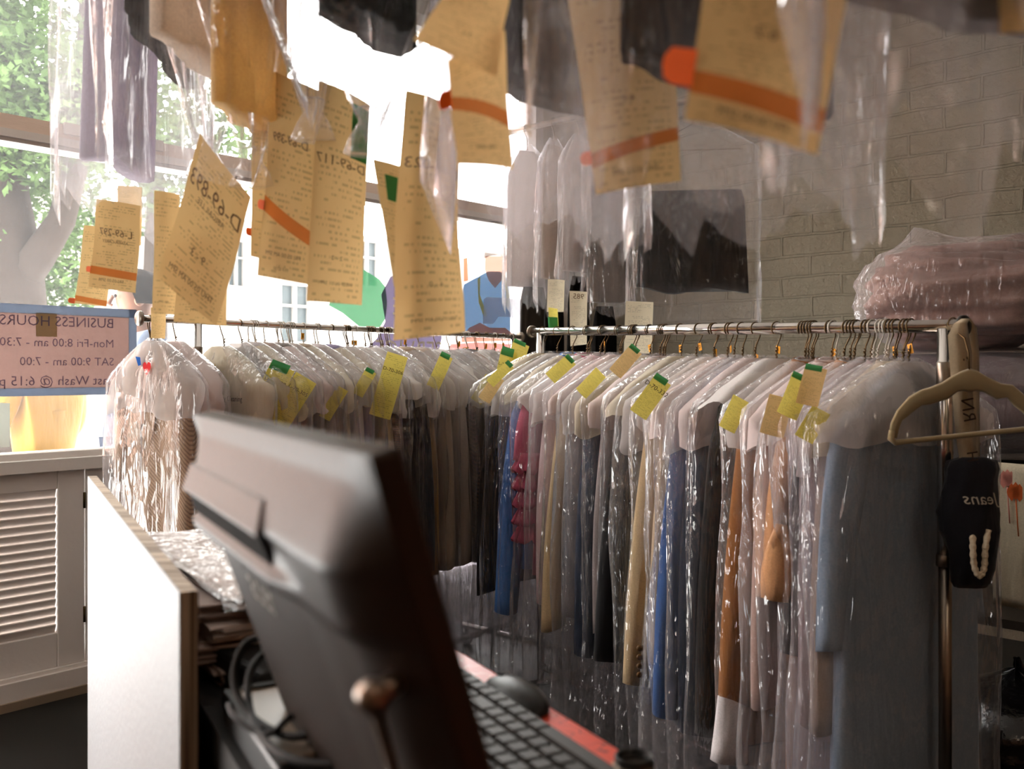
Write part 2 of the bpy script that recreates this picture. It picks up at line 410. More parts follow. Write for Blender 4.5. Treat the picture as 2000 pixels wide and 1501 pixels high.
CHROME = solid('chrome_tube', lin('d8d4d0'), 0.16, 1.0)
STEEL = solid('worn_steel', lin('8d8378'), 0.32, 1.0)
WIRE = solid('bronze_wire', lin('6b563c'), 0.38, 0.9)
WIRE_W = solid('white_wire', lin('d9d3c8'), 0.45)
BLACK = solid('black_plastic', lin('171513'), 0.42, 0, 0.3)
RUBBER = solid('black_rubber', lin('161514'), 0.7)
WHITE_TRIM = solid('white_painted_wood', lin('ece4de'), 0.5, 0, 0.3, (60, 0.08))
ORANGE = solid('orange_tape', lin('ff6a10'), 0.6)
TAGY = solid('yellow_hook_tag', lin('f5a81c'), 0.55)
INK = solid('dark_ink', lin('3a2a20'), 0.8)
INK_SOFT = solid('faded_ink', lin('7c5f42'), 0.8)
HILITE = film('orange_highlighter', lin('f09a4c'), 0.6)
GREEN = paper('green_slip', lin('4f9a62'), 0.4)
YELLOW = paper('yellow_ticket', lin('eadb72'), 0.45, uvprint=True)
MANILA = paper('manila_ticket', lin('e6c68c'), 0.36, uvprint=True)
CAPE = paper('white_paper_cape', lin('faf6f2'), 0.25)
CAPE_P = paper('pinkish_paper_cape', lin('f2e2de'), 0.25)
CAPE_C = paper('cream_paper_cape', lin('f0e6d0'), 0.3)
CAPE_S = film('sheer_tissue_cape', lin('f6f1ee'), 0.55, 0.4)
CAPE_GOLD = paper('cape_gold_print', lin('d6b24a'), 0.4)
FILM_A = plastic('polythene_film', 0.055, 0.45, gloss=0.075, rough=0.085, crinkle=1.1)
FILM_B = plastic('polythene_film_milky', 0.12, 0.5)
FILM_C = plastic('polythene_film_clear', 0.02, 0.30, crinkle=1.0, rough=0.10, gloss=0.06)
FILM_W = plastic('polythene_film_backlit', 0.11, 0.5)  # milkier copy for bags before the window, backlit glow put into the film
FILM_S = plastic('polythene_film_flat', .06, .45, crinkle=.4, rough=.1, gloss=.05)
FILM_M = plastic('polythene_film_mauve', 0.14, 0.5, tint=(0.95, 0.93, 0.95, 1))

# ------------------------------------------------------------------ the room
DW = Vector((0.68, 0.733, 0)).normalized()        # along the window front, towards the far corner
NW = Vector((0.733, -0.68, 0)).normalized()       # from the window front into the shop
DB = Vector((0.733, -0.68, 0)).normalized()       # along the brick wall, from the corner towards the lens side
NB = Vector((-0.68, -0.733, 0)).normalized()      # from the brick wall into the shop
UP = Vector((0, 0, 1))
W0 = Vector((-1.667, 3.0, 0))
SW = 3.097                                        # corner with the brick wall
CORNER = W0+DW*SW
S_L = -2.6                                        # far end of the window front
CEIL = 2.85
def wp(s, z, off=0.0): return W0+DW*s+NW*off+UP*z
def wpix(px, py):
    """(s, z) on the window plane under a pixel of the photograph"""
    r = (px-1000)/F
    s = (3.0*r+1.667)/(0.68-0.733*r)*1.0
    s = s  # W0 + DW*s with DW already unit length to 3 digits
    d = 3.0+0.733*s
    return s, CAMZ+(HY-py)/F*d

def wbox(mb, s0, s1, z0, z1, o0, o1):
    return mb.box(wp((s0+s1)/2, (z0+z1)/2, (o0+o1)/2), (abs(s1-s0), abs(o1-o0), z1-z0), (DW, NW, UP))
def struct(name, mb, mat, smooth=False, uv=None):
    return tag(mb.build(name, mat, smooth=smooth, uv=uv), kind='structure')

DOORGLASS = glass_mat()
LEN_W = SW-S_L; LEN_B = 5.6
A0 = CORNER-DW*LEN_W; B0 = CORNER+DB*LEN_B; D0 = A0+DB*LEN_B
def slab(z0, z1, grow=0.0):
    mb = MB()
    pts = [A0-DW*grow-DB*grow, CORNER+DW*grow-DB*grow, B0+DW*grow+DB*grow, D0-DW*grow+DB*grow]
    mb.add([p+UP*z0 for p in pts]+[p+UP*z1 for p in pts], [(0, 3, 2, 1), (4, 5, 6, 7), (0, 1, 5, 4), (1, 2, 6, 5), (2, 3, 7, 6), (3, 0, 4, 7)])
    return mb
struct('floor', slab(-0.06, 0.0, 0.0), solid('dark_vinyl_floor', lin('1b1a17'), 0.55, 0, 0.3, None, 0.15, 3))
struct('ceiling', slab(CEIL, CEIL+0.2, 0.25), solid('ceiling_paint', lin('e6ded6'), 0.9))

SILL_Z = 0.805; SILL_B = 0.765; WIN_TOP = 2.78; S_WIN = 2.70
wall_paint = solid('cream_wall_paint', lin('cfc6bb'), 0.8, 0, 0.2, (40, 0.1))
mb = MB()
wbox(mb, S_L, SW, WIN_TOP, CEIL, 0, -0.18)
wbox(mb, S_WIN, SW, 0, WIN_TOP, 0, -0.18)
wbox(mb, S_L, S_L+0.15, 0, WIN_TOP, 0, -0.18)
struct('wall_left', mb, wall_paint)
# brick wall with true courses in its relief
mb = MB()
q = [CORNER-DW*0, CORNER+DB*LEN_B]
vs = []; uv = []
NBX, NBZ = 60, 30
rows = []
for j in range(NBZ+1):
    for i in range(NBX+1):
        s = LEN_B*i/NBX; z = CEIL*j/NBZ
        vs.append(CORNER+DB*s+UP*z); uv.append((s, z))
fs = [(j*(NBX+1)+i, j*(NBX+1)+i+1, (j+1)*(NBX+1)+i+1, (j+1)*(NBX+1)+i) for j in range(NBZ) for i in range(NBX)]
mb.add(vs, fs)
b = len(mb.v)
mb.box(CORNER+DB*(LEN_B/2)-NB*0.11+UP*(CEIL/2), (LEN_B, 0.2, CEIL), (DB, NB, UP))
uv += [(0, 0)]*8
struct('wall_right', mb, brick_mat(), uv=uv)
dim_paint = solid('shop_back_wall_paint', lin('98795f'), 0.85)
mb = MB(); mb.box((B0+D0)/2+DB*0.1+UP*(CEIL/2), (LEN_W+0.4, 0.2, CEIL), (DW, DB, UP)); struct('wall_back', mb, dim_paint)
mb = MB()
def fsb(t0, t1, z0, z1): mb.box(A0+DB*((t0+t1)/2)-DW*0.1+UP*((z0+z1)/2), (t1-t0, 0.2, z1-z0), (DB, DW, UP))
fsb(0, .35, 0, CEIL); fsb(.80, LEN_B, 0, CEIL); fsb(.35, .80, 1.5, CEIL); fsb(.35, .80, 0, .8)
struct('wall_far_side', mb, dim_paint)
dr_ = tag(empty('window_3'), kind='structure')     # side window, the daylight on the white board comes through it
mb = MB()
for t0, t1, z0, z1 in ((.35, .41, .8, 1.5), (.74, .80, .8, 1.5), (.41, .74, 1.44, 1.5), (.41, .74, .8, .86)): mb.box(A0+DB*((t0+t1)/2)-DW*0.08+UP*((z0+z1)/2), (t1-t0, 0.06, z1-z0), (DB, DW, UP))
mb.build('side_window_frame', WHITE_TRIM, dr_, False)
mb = MB(); mb.box(A0+DB*.575-DW*0.08+UP*1.15, (.33, .006, .58), (DB, DW, UP)); mb.build('side_window_pane', DOORGLASS, dr_, False)

# shop window: sill, transom, frame, glass
mb = MB()
wbox(mb, S_L+0.15, S_WIN, SILL_B, SILL_Z, 0.05, -0.12)
struct('trim_1', mb, WHITE_TRIM)
win = tag(empty('window_1'), kind='structure')
mb = MB()
wbox(mb, S_L+0.15, S_WIN, SILL_Z, SILL_Z+0.02, 0.0, -0.1)
wbox(mb, S_L+0.15, S_WIN, WIN_TOP-0.06, WIN_TOP, 0.0, -0.1)
wbox(mb, S_WIN-0.06, S_WIN, SILL_Z, WIN_TOP, 0.0, -0.1)
wbox(mb, S_L+0.15, S_L+0.21, SILL_Z, WIN_TOP, 0.0, -0.1)
mb.build('window_frame', WHITE_TRIM, win, False)
s0, zt = wpix(80, 237); _, zb = wpix(80, 283)
PINE = solid('aged_pine', lin('ecd6c6'), 0.6, 0, 0.2, (30, 0.1, (1, 1, 8)))
mb = MB(); wbox(mb, S_L+0.21, S_WIN-.06, zb+0.025, zt, 0.02, -0.06); mb.build('transom_rail', PINE, win, False)
mb = MB(); wbox(mb, S_L+0.21, S_WIN-.06, zb, zb+0.026, 0.045, -0.06); wbox(mb, S_L+0.21, S_WIN-.06, zb-0.012, zb+0.006, 0.03, -0.06); mb.build('transom_bead', WHITE_TRIM, win, False)
s1, zz1 = wpix(118, 246); s2, zz2 = wpix(200, 262)
mb = MB(); wbox(mb, s1, s1+0.35, zb+0.045, zt+0.004, 0.035, 0.02); mb.build('window_catch', WHITE_TRIM, win, False)
mb = MB(); wbox(mb, S_L+0.2, S_WIN-0.05, SILL_Z+0.01, WIN_TOP-0.05, -0.05, -0.055); mb.build('pane', glass_mat(), win, False)
# baseboard and the louvred shutters under the sill
BASE_T = 0.118
mb = MB(); wbox(mb, S_L+0.15, SW, 0.0, 0.028, 0.055, -0.12); struct('trim_2', mb, solid('brown_floor_strip', lin('8f7d69'), 0.6))
mb = MB(); wbox(mb, S_L+0.15, S_WIN, 0.028, 0.088, 0.045, -0.12); wbox(mb, S_L+0.15, S_WIN, 0.088, 0.1, 0.03, -0.12)
struct('baseboard_left', mb, WHITE_TRIM)
mb = MB(); wbox(mb, S_L+0.15, S_WIN, 0.1, SILL_B, -0.11, -0.115); tag(mb.build('window_2', glass_mat(), None, False), kind='structure')
SHUT = [(-1.49, -0.90, 'louvred white shutter outside the picture edge beside the framed pair'), (-0.90, -0.318, 'second louvred white shutter along, away from the sign'),
        (-0.315, 0.262, 'louvred white shutter with tilt rod below the cardboard hours sign'), (0.267, 0.83, 'louvred white shutter half hidden behind the white board'),
        (0.835, 1.40, 'louvred white shutter behind the window rack garments'), (1.405, 1.97, 'louvred white shutter near the corner behind the hanging clothes')]
for i, (a, bb, lab) in enumerate(SHUT):
    if i in (0, 1, 5): continue
    sh = empty('louvred_shutter', lab, 'shutter', 'white louvred shutters under the shop window', loc=wp((a+bb)/2, 0.1, 0))
    off = -Vector(sh.location)
    def shb(mb, *k):
        wbox(mb, *k); return mb
    st = 0.088
    mb = MB()
    wbox(mb, a, a+st, 0.1, SILL_B, 0.02, -0.012); wbox(mb, bb-st, bb, 0.1, SILL_B, 0.02, -0.012)
    wbox(mb, a+st, bb-st, 0.1, 0.215, 0.016, -0.012); wbox(mb, a+st, bb-st, 0.7, SILL_B, 0.016, -0.012)
    mb.v = [tuple(Vector(v)+off) for v in mb.v]
    bevel(mb.build('shutter_frame', WHITE_TRIM, sh, False), 0.003)
    mb = MB()
    n = 17; pitch = (0.7-0.215)/n
    for k in range(n):
        z = 0.215+pitch*(k+0.5)
        ax = (DW, (NW*cos(radians(66))+UP*sin(radians(66))), (UP*cos(radians(66))-NW*sin(radians(66))))
        mb.box(wp((a+bb)/2, z, 0.004)+off, (bb-a-2*st-0.006, 0.0315, 0.0055), ax)
    mb.build('louvers', WHITE_TRIM, sh, False)
    c = a+st+ (bb-a-2*st)*0.42
    mb = MB(); mb.tube([wp(c, 0.205, 0.028)+off, wp(c, 0.708, 0.028)+off], 0.0085, 8); mb.build('tilt_rod', WHITE_TRIM, sh)
    for z in (0.655, 0.262):
        mb = MB(); mb.tube([wp(bb-0.001, z-0.027, 0.021)+off, wp(bb-0.001, z+0.027, 0.021)+off], 0.0042, 8); mb.build('hinge', solid('dark_brass', lin('4a3a22'), 0.4, 0.9), sh)

# ------------------------------------------------------------------ street outside
tag(MB().add([(-16, 1.5, -0.12), (6, 20, -0.12), (-4, 32, -0.12), (-30, 14, -0.12)], [(0, 1, 2, 3)]).build('pavement', solid('grey_pavement', lin('b9b5ae'), 0.9, 0, 0.2, None, 0.1, 3), None, False), kind='structure')
OUTN = -NW
def out(s, z, o): return wp(s, z, -o)
bwall = solid('white_painted_facade', lin('8a8580'), 0.85)
bl = empty('white_brick_building', 'white brick building with sash windows across the street', 'building', loc=out(4.0, -0.12, 9.0))
off = -Vector(bl.location)
mb = MB()
s_l, s_r = 1.2, 16.0
mb.box(out((s_l+s_r)/2, 1.6, 9.4)+off, (s_r-s_l, 0.8, 3.5), (DW, NW, UP)); mb.build('facade', bwall, bl, False)
def facade_px(px, py):
    r = (px-1000)/F; o = W0-NW*9.0
    s = (r*o.y-o.x)/(DW.x-r*DW.y); d = o.y+DW.y*s
    return s, CAMZ+(HY-py)/F*d
def fw(x0, x1, y0, y1):
    a, zt_ = facade_px(x0, y0); c, zb_ = facade_px(x1, y1)
    w = MB()
    def fb(a0, a1, z0, z1, o0, o1): w.box(out((a0+a1)/2, (z0+z1)/2, (o0+o1)/2)+off, (a1-a0, abs(o1-o0), z1-z0), (DW, NW, UP))
    t = (c-a)*0.09
    for k in ((a-t, a, zb_, zt_), (c, c+t, zb_, zt_), ((a+c)/2-t/2, (a+c)/2+t/2, zb_, zt_), (a-t, c+t, zt_, zt_+t), (a-t*1.5, c+t*1.5, zb_-t, zb_), (a, c, zb_+(zt_-zb_)*.62, zb_+(zt_-zb_)*.62+t*.7)):
        fb(*k, 8.9, 9.02)
    f = w.build('window_surround', bwall, bl, False)
    g = MB(); g.box(out((a+c)/2, (zb_+zt_)/2, 8.985)+off, (c-a, 0.02, zt_-zb_), (DW, NW, UP))
    g.build('window_panes', solid('street_glass', lin('2a3234'), 0.3, 0, 0.2), f, False)
fw(543, 596, 556, 668); fw(690, 730, 470, 560); fw(440, 470, 470, 560)
br2 = empty('red_brick_building', 'pinkish brick building glimpsed through the tree leaves', 'building', loc=out(-5.0, -0.12, 14.0))
off2 = -Vector(br2.location)
mb = MB(); mb.box(out(-6.5, 4.2, 14.5)+off2, (15.0, 1.0, 8.6), (DW, NW, UP)); mb.build('facade', solid('pink_brick_facade', lin('d9b0a2'), 0.9), br2, False)
for s in (-9.5, -7, -4.5, -2):
    for z in (1.6, 4.2, 6.6):
        mb = MB(); mb.box(out(s, z, 13.97)+off2, (1.0, 0.1, 1.5), (DW, NW, UP)); mb.build('window_panes', solid('street_glass', lin('2a3234'), 0.3, 0, 0.2), br2, False)

bark = solid('tree_bark', lin('2c2521'), 0.95, 0, 0.1, (14, 0.8, (1, 1, 0.3)), 0.25, 9)
LEAF = leaf_mat()
random.seed(5)
def tree(label, base, pts_list, blobs, nleaf, size):
    t = empty('leafy_tree', label, 'tree', 'trees on the street', loc=base)
    b = -Vector(base)
    mb = MB()
    for pts, r in pts_list: mb.tube([Vector(p)+b for p in pts], r, 10)
    mb.build('trunk', bark, t)
    mb = MB()
    tot = sum(w for *_, w in blobs)
    for c, rad, w in blobs:
        for k in range(int(nleaf*w/tot)):
            while True:
                v = Vector((random.uniform(-1, 1), random.uniform(-1, 1), random.uniform(-1, 1)))
                if v.length < 1 and noise.noise((Vector(c)+v*rad)*1.3) > -0.12: break
            p = Vector(c)+v*rad+b
            a = Vector((random.gauss(0, 1), random.gauss(0, 1), random.gauss(0, 0.6))).normalized(); q = a.cross(Vector((random.gauss(0, 1), random.gauss(0, 1), 1.5))).normalized()
            s = size*random.uniform(0.6, 1.25); n_ = a.cross(q)
            mb.add([p-a*s, p+q*s*0.55+n_*s*0.15, p+a*s, p-q*s*0.55+n_*s*0.15], [(0, 1, 2, 3)])
    f = mb.build('foliage', LEAF, t, False); f['kind'] = 'stuff'
d = 6.2
tree('broad leafy street tree with forked trunk just outside the window', tuple(Vector(P(20, 600, d).to_tuple()[:2]+(-0.12,))),
     [([tuple(P(20, 600, d))[:2]+(-0.12,), P(30, 620, d), P(25, 520, d), P(10, 380, d), P(0, 200, d), P(-20, 0, d)], [0.2, 0.2, 0.19, 0.15, 0.11, 0.07]),
      ([P(28, 560, d), P(75, 500, d-0.05), P(120, 430, d), P(150, 320, d), P(165, 180, d), P(170, 0, d)], [0.13, 0.11, 0.09, 0.075, 0.06, 0.05])],
     [(P(60, 40, d), 1.15, 5), (P(20, 190, d-.3), 0.55, 2), (P(140, 150, d+.6), 0.6, 2.0), (P(90, 350, d+.8), 0.5, 1.1), (P(40, 560, d+1.6), 0.55, 0.8), (P(140, 500, d+1.4), 0.42, 0.8), (P(-120, 250, d), 1.0, 3), (P(230, 60, d+.8), .9, 2.2), (P(105, 590, d+1.5), .35, .6)], 24000, 0.036)
d = 9.5
tree('slimmer leafy tree farther along the street', tuple(P(300, 700, d).to_tuple()[:2]+(-0.12,)),
     [([tuple(P(300, 700, d))[:2]+(-0.12,), P(300, 700, d), P(305, 400, d), P(295, 150, d)], [0.16, 0.14, 0.1, 0.06])],
     [(P(290, 120, d), 1.5, 3), (P(210, 330, d), 0.8, 1), (P(360, 300, d), .8, 1)], 3500, 0.075)

# two people passing outside the glass
SKIN = solid('skin', lin('8d624c'), 0.55)
def skinned(name, verts, edges, radii, mat, parent, sub=2):
    me = bpy.data.meshes.new(name); me.from_pydata([tuple(v) for v in verts], edges, [])
    o = bpy.data.objects.new(name, me); COL.objects.link(o); o.parent = parent
    me.materials.append(mat)
    sk = o.modifiers.new('skin', 'SKIN'); sk.use_smooth_shade = True
    for i, r in enumerate(radii):
        rr = r if isinstance(r, tuple) else (r, r)
        me.skin_vertices[0].data[i].radius = rr
    me.skin_vertices[0].data[0].use_root = True
    ss = o.modifiers.new('sub', 'SUBSURF'); ss.levels = sub; ss.render_levels = sub
    return o
def person(label, loc, rz, h, shirt, trousers, hair, arm_bend=0.0, head_tilt=0.0):
    k = h/1.72
    r = empty('person', label, 'person', 'people on the pavement', loc=loc, rz=rz)
    J = {'pel': (0, 0, .93), 'bel': (0, .005, 1.07), 'che': (0, 0, 1.25), 'nk': (0, -.005, 1.42), 'nk2': (0, .01+head_tilt*.3, 1.475), 'hd': (0, .03+head_tilt, 1.57), 'hd2': (0, .035+head_tilt, 1.655)}
    for sx, sd in ((-1, 'l'), (1, 'r')):
        J.update({'sh'+sd: (sx*.17, -.005, 1.385), 'el'+sd: (sx*.25, .01+arm_bend*.05, 1.10), 'wr'+sd: (sx*(.24-.1*arm_bend), .05+.18*arm_bend, .90+.14*arm_bend), 'ha'+sd: (sx*(.235-.12*arm_bend), .06+.22*arm_bend, .82+.19*arm_bend),
                  'hp'+sd: (sx*.095, 0, .88), 'kn'+sd: (sx*.1, .015, .5), 'an'+sd: (sx*.1, -.01, .09), 'to'+sd: (sx*.115, .13, .035)})
    names = list(J); R = dict(pel=(.13, .095), bel=(.125, .09), che=(.135, .095), nk=.062, nk2=.055, hd=(.078, .095), hd2=(.062, .075))
    for sd in 'lr': R.update({'sh'+sd: .062, 'el'+sd: .042, 'wr'+sd: .03, 'ha'+sd: .034, 'hp'+sd: .085, 'kn'+sd: .058, 'an'+sd: .042, 'to'+sd: .036})
    E = [('pel', 'bel'), ('bel', 'che'), ('che', 'nk'), ('nk', 'nk2'), ('nk2', 'hd'), ('hd', 'hd2')]
    for sd in 'lr': E += [('che', 'sh'+sd), ('sh'+sd, 'el'+sd), ('el'+sd, 'wr'+sd), ('wr'+sd, 'ha'+sd), ('pel', 'hp'+sd), ('hp'+sd, 'kn'+sd), ('kn'+sd, 'an'+sd), ('an'+sd, 'to'+sd)]
    ix = {n: i for i, n in enumerate(names)}
    sc = lambda p: tuple(c*k for c in p)
    skinned('body', [sc(J[n]) for n in names], [(ix[a], ix[b]) for a, b in E], [tuple(c*k for c in (R[n] if isinstance(R[n], tuple) else (R[n], R[n]))) for n in names], SKIN, r)
    # face: nose, ears, eyes, mouth
    hc = Vector(sc(J['hd']))
    mb = MB(); mb.tube([hc+Vector((0, .088, .02))*k, hc+Vector((0, .108, -.012))*k, hc+Vector((0, .09, -.02))*k], [.008*k, .013*k, .008*k], 8); mb.build('nose', SKIN, r)
    for sx in (-1, 1):
        mb = MB(); mb.lathe([(.002, -.006), (.022*k, -.004), (.024*k, .004), (.002, .006)], hc+Vector((sx*.08, -.005, 0))*k, (1, -.3*sx, 0), 12); mb.build('ear', SKIN, r)
        mb = MB(); mb.lathe([(.001, -.008), (.009*k, -.003), (.009*k, .003), (.001, .008)], hc+Vector((sx*.032, .086, .02))*k, (0, 1, 0), 10); mb.build('eye', solid('eye', lin('2a1e18'), .2), r)
    mb = MB(); mb.tube([hc+Vector((-.024, .084, -.05))*k, hc+Vector((0, .092, -.052))*k, hc+Vector((.024, .084, -.05))*k], .005*k, 6); mb.build('mouth', solid('lips', lin('a8655a'), .5), r)
    # hair cap
    mb = MB()
    hh = hc+Vector((0, -.012, .03))*k
    def hairf(u, v):
        th = 2*pi*u; ph = v*pi*(0.62 if cos(th-pi/2) < 0.35 else 0.40)
        rr = 1.0+0.06*noise.noise(Vector((cos(th)*3, sin(th)*3, ph*3)))
        return hh+Vector((.1*cos(th)*sin(ph), .118*sin(th)*sin(ph), .112*cos(ph)))*(k*rr)
    mb.grid(hairf, 28, 14); mb.build('hair', hair, r, solid=0.006)
    # shirt and trousers as looser skins over the body
    tn = ['bel', 'pel', 'che', 'nk', 'shl', 'ell', 'shr', 'elr']; ti = {n: i for i, n in enumerate(tn)}
    lowered = dict(J); lowered['nk'] = (0, -.004, 1.405); lowered['pel'] = (0, 0, .86)
    Rs = dict(bel=(.152, .115), pel=(.16, .12), che=(.158, .12), nk=.076, shl=.083, shr=.083, ell=.068, elr=.068)
    tn += ['wrl', 'wrr']; ti = {n: i for i, n in enumerate(tn)}; Rs.update(wrl=.05, wrr=.05)
    skinned('shirt', [sc(lowered[n]) for n in tn], [(ti[a], ti[b]) for a, b in (('bel', 'pel'), ('bel', 'che'), ('che', 'nk'), ('che', 'shl'), ('shl', 'ell'), ('che', 'shr'), ('shr', 'elr'), ('ell', 'wrl'), ('elr', 'wrr'))],
            [tuple(c*k for c in (Rs[n] if isinstance(Rs[n], tuple) else (Rs[n], Rs[n]))) for n in tn], shirt, r)
    ln = ['pel', 'hpl', 'knl', 'anl', 'hpr', 'knr', 'anr']; li = {n: i for i, n in enumerate(ln)}
    Rl = dict(pel=(.145, .11), hpl=.1, hpr=.1, knl=.075, knr=.075, anl=.062, anr=.062)
    skinned('trousers', [sc(J[n]) for n in ln], [(li[a], li[b]) for a, b in (('pel', 'hpl'), ('hpl', 'knl'), ('knl', 'anl'), ('pel', 'hpr'), ('hpr', 'knr'), ('knr', 'anr'))],
            [tuple(c*k for c in (Rl[n] if isinstance(Rl[n], tuple) else (Rl[n], Rl[n]))) for n in ln], trousers, r)
    return r
g1 = P(276, 600, 3.95)
pa = person('person with short dark hair in a pale grey-blue shirt outside the window', (g1.x, g1.y, -0.12), radians(125), 1.66,
       cloth('grey_blue_shirt', lin('535d70')), cloth('dark_jeans', lin('3a4254')), solid('dark_hair', lin('17120f'), 0.9, 0, 0.05), 0.2)
g2 = P(85, 700, 4.0)
pb = person('person in a yellow jacket with a lilac bag strap, seen below the hours sign', (g2.x, g2.y, -0.12), radians(70), 1.5,
       cloth('yellow_jacket', lin('9c7430')), cloth('navy_trousers', lin('4a5170')), solid('brown_hair', lin('3a281d'), 0.9, 0, 0.05), 0.9)
mb = MB(); mb.tube([(-.13, .11, 1.18), (-.02, .16, 1.0), (.1, .14, .82), (.17, .05, .74)], .04, 8); mb.build('bag_strap', cloth('lilac_strap', lin('b3a6c6')), pb)

# ------------------------------------------------------------------ garment racks
class Rail:
    def __init__(s, p0, p1, aisle):
        s.p0 = Vector(p0); s.p1 = Vector(p1); s.L = (s.p1-s.p0).length
        s.u = (s.p1-s.p0).normalized()
        s.uh = Vector((s.u.x, s.u.y, 0)).normalized()
        s.w = s.uh.cross(UP); 
        if s.w.dot(Vector(aisle)) < 0: s.w = -s.w
        s.rz = atan2(s.w.y, s.w.x)
        s.ysgn = 1 if (UP.cross(s.w)).dot(s.uh) > 0 else -1      # local +y along u?
    def at(s, t): return s.p0+s.u*t
    def t_of(s, px, off=0.0, dz=0.0):
        """distance along the rail whose point, `off` towards the aisle, lies in pixel column px"""
        lo, hi = -0.3, s.L+0.3
        f = lambda t: (lambda q: 1000+F*q.x/q.y)(s.at(t)+s.w*off)-px
        up = f(hi) > f(lo)
        for _ in range(40):
            m = (lo+hi)/2
            if (f(m) > 0) == up: hi = m
            else: lo = m
        return (lo+hi)/2
RR = Rail(P(1040, 647.5, 3.08), P(1880, 636, 1.77), (-1, -1, 0))       # rack by the brick wall
LR = Rail(P(274, 621.5, 2.42), P(1016, 658, 3.58), (1, -1, 0))          # rack along the window

def rack(name, label, R, r_mid, r_end, r_post, cap_r, cap_mats, post_t):
    root = empty(name, label, 'clothes rack', 'garment racks', loc=(R.at(R.L/2).x, R.at(R.L/2).y, 0))
    o = -Vector(root.location)
    m = MB(); m.tube([R.at(0)+o, R.at(R.L)+o], r_end, 16); m.build('rail', CHROME, root)
    m = MB(); m.tube([R.at(R.L*.2)+o, R.at(R.L*.7)+o], r_mid, 18); m.build('rail_sleeve', CHROME, root)
    for t, sg, cm in ((0, -1, cap_mats[0]), (R.L, 1, cap_mats[1])):
        m = MB(); m.lathe([(cap_r*.72, -.004), (cap_r, -.001), (cap_r, .004), (cap_r*.9, .007), (cap_r*.3, .009)], R.at(t)+o, R.u*sg, 28)
        m.build('end_cap', cm, root)
    zf = 0.06
    for t in post_t:
        p = R.at(t)+o
        m = MB(); m.tube([p-UP*.005, Vector((p.x, p.y, .72))], r_post, 16); m.build('post', CHROME, root)
        m = MB(); m.tube([Vector((p.x, p.y, .78)), Vector((p.x, p.y, zf+.02))], r_post*.82, 14); m.build('post_lower_tube', STEEL, root)
        m = MB(); m.lathe([(r_post*1.02, -.03), (r_post*1.12, -.028), (r_post*1.12, .028), (r_post*1.02, .03)], Vector((p.x, p.y, p.z-.1)), (0, 0, 1), 18); m.build('post_collar', STEEL, root)
        m = MB(); m.lathe([(r_post*1.02, -.012), (r_post*1.14, -.01), (r_post*1.14, .01), (r_post*1.02, .012)], Vector((p.x, p.y, .73)), (0, 0, 1), 18); m.build('post_collar', STEEL, root)
        a = Vector((p.x, p.y, zf+.015))
        m = MB(); m.tube([a-R.w*.27, a+R.w*.27], .0125, 12); m.build('foot_bar', CHROME, root)
        for sg in (-1, 1):
            c = a+R.w*(.25*sg)
            m = MB(); m.tube([c, c-UP*.03], .008, 8); m.lathe([(.01, -.011), (.026, -.009), (.026, .009), (.01, .011)], Vector((c.x, c.y, .0265)), R.uh, 18); m.build('caster', RUBBER, root)
    a = R.at(post_t[0])+o; b = R.at(post_t[1])+o
    m = MB(); m.tube([Vector((a.x, a.y, .13)), Vector((b.x, b.y, .13))], .011, 12); m.build('base_bar', CHROME, root)
    return root
tB = RR.t_of(1846); tB0 = RR.t_of(1056)
rack('garment_rack', 'chrome garment rack standing in front of the grey brick wall', RR, .0142, .0125, .0148, .021, (STEEL, solid('dark_cap', lin('2a2622'), .4, .6)), (tB0, tB))
rack('garment_rack', 'thinner chrome garment rack standing along the shop window', LR, .0092, .0086, .0118, .0205, (STEEL, STEEL), (LR.t_of(386), LR.t_of(1003)))

def se(c, e): return (abs(c)**e)*(1 if c >= 0 else -1)
def body_rings(hw, ht, ztop, zbot, rows, segs, rnd, fold=0.012, neck=0.035, shoulder=0.105, flare=0.06, pinch=0.0):
    ph = rnd.uniform(0, 6); k1 = rnd.choice((5, 6, 7, 9)); k2 = rnd.choice((11, 13))
    rings = []
    for i in range(rows):
        f = i/(rows-1); f = f**1.35
        z = ztop+(zbot-ztop)*f; dep = ztop-z
        k = min(1, dep/shoulder)
        w = neck+(hw-neck)*(k**0.85); w *= 1+flare*f
        if pinch and f > .55: w *= 1-pinch*((f-.55)/.45)**1.5
        t = ht*(.42+.58*min(1, dep/.07))*(1+.15*f)
        if pinch and f > .55: t *= 1-pinch*.4*((f-.55)/.45)
        ring = []
        for j in range(segs):
            a = 2*pi*j/segs
            x = w*se(cos(a), .9); y = t*se(sin(a), .75)
            am = fold*min(1, .15+dep*2.2)
            y += am*(sin(k1*a+ph+dep*2.1)*.6+sin(k2*a-ph*1.7)*.3)*abs(sin(a)+.001)**.5
            x += am*.7*sin(k1*a*1.0+ph*2+dep*3)*abs(cos(a))
            ring.append(Vector((x, y, z)))
        rings.append(ring)
    return rings
def sleeve_rings(x0, z0, x1, z1, r0, r1, y0, rnd, flat=.62, rows=16, segs=14, bow=.015, top=.55):
    rings = []; ph = rnd.uniform(0, 6)
    for i in range(rows):
        f = i/(rows-1)
        cx = x0+(x1-x0)*f+bow*sin(pi*f); cz = z0+(z1-z0)*f; r = r0+(r1-r0)*f
        if i == 0: r *= top
        elif i == 1: r *= (1+top)/2
        cyy = y0+.008*sin(2.2*f+ph)
        rings.append([Vector((cx+r*cos(2*pi*j/segs)*(1+.08*sin(3*2*pi*j/segs+ph+4*f)), cyy+r*flat*sin(2*pi*j/segs)*(1+.1*sin(2*2*pi*j/segs+ph*2+6*f)), cz+.25*r*cos(2*pi*j/segs)*(1-f)+.01*sin(2*pi*j/segs+ph))) for j in range(segs)])
    return rings
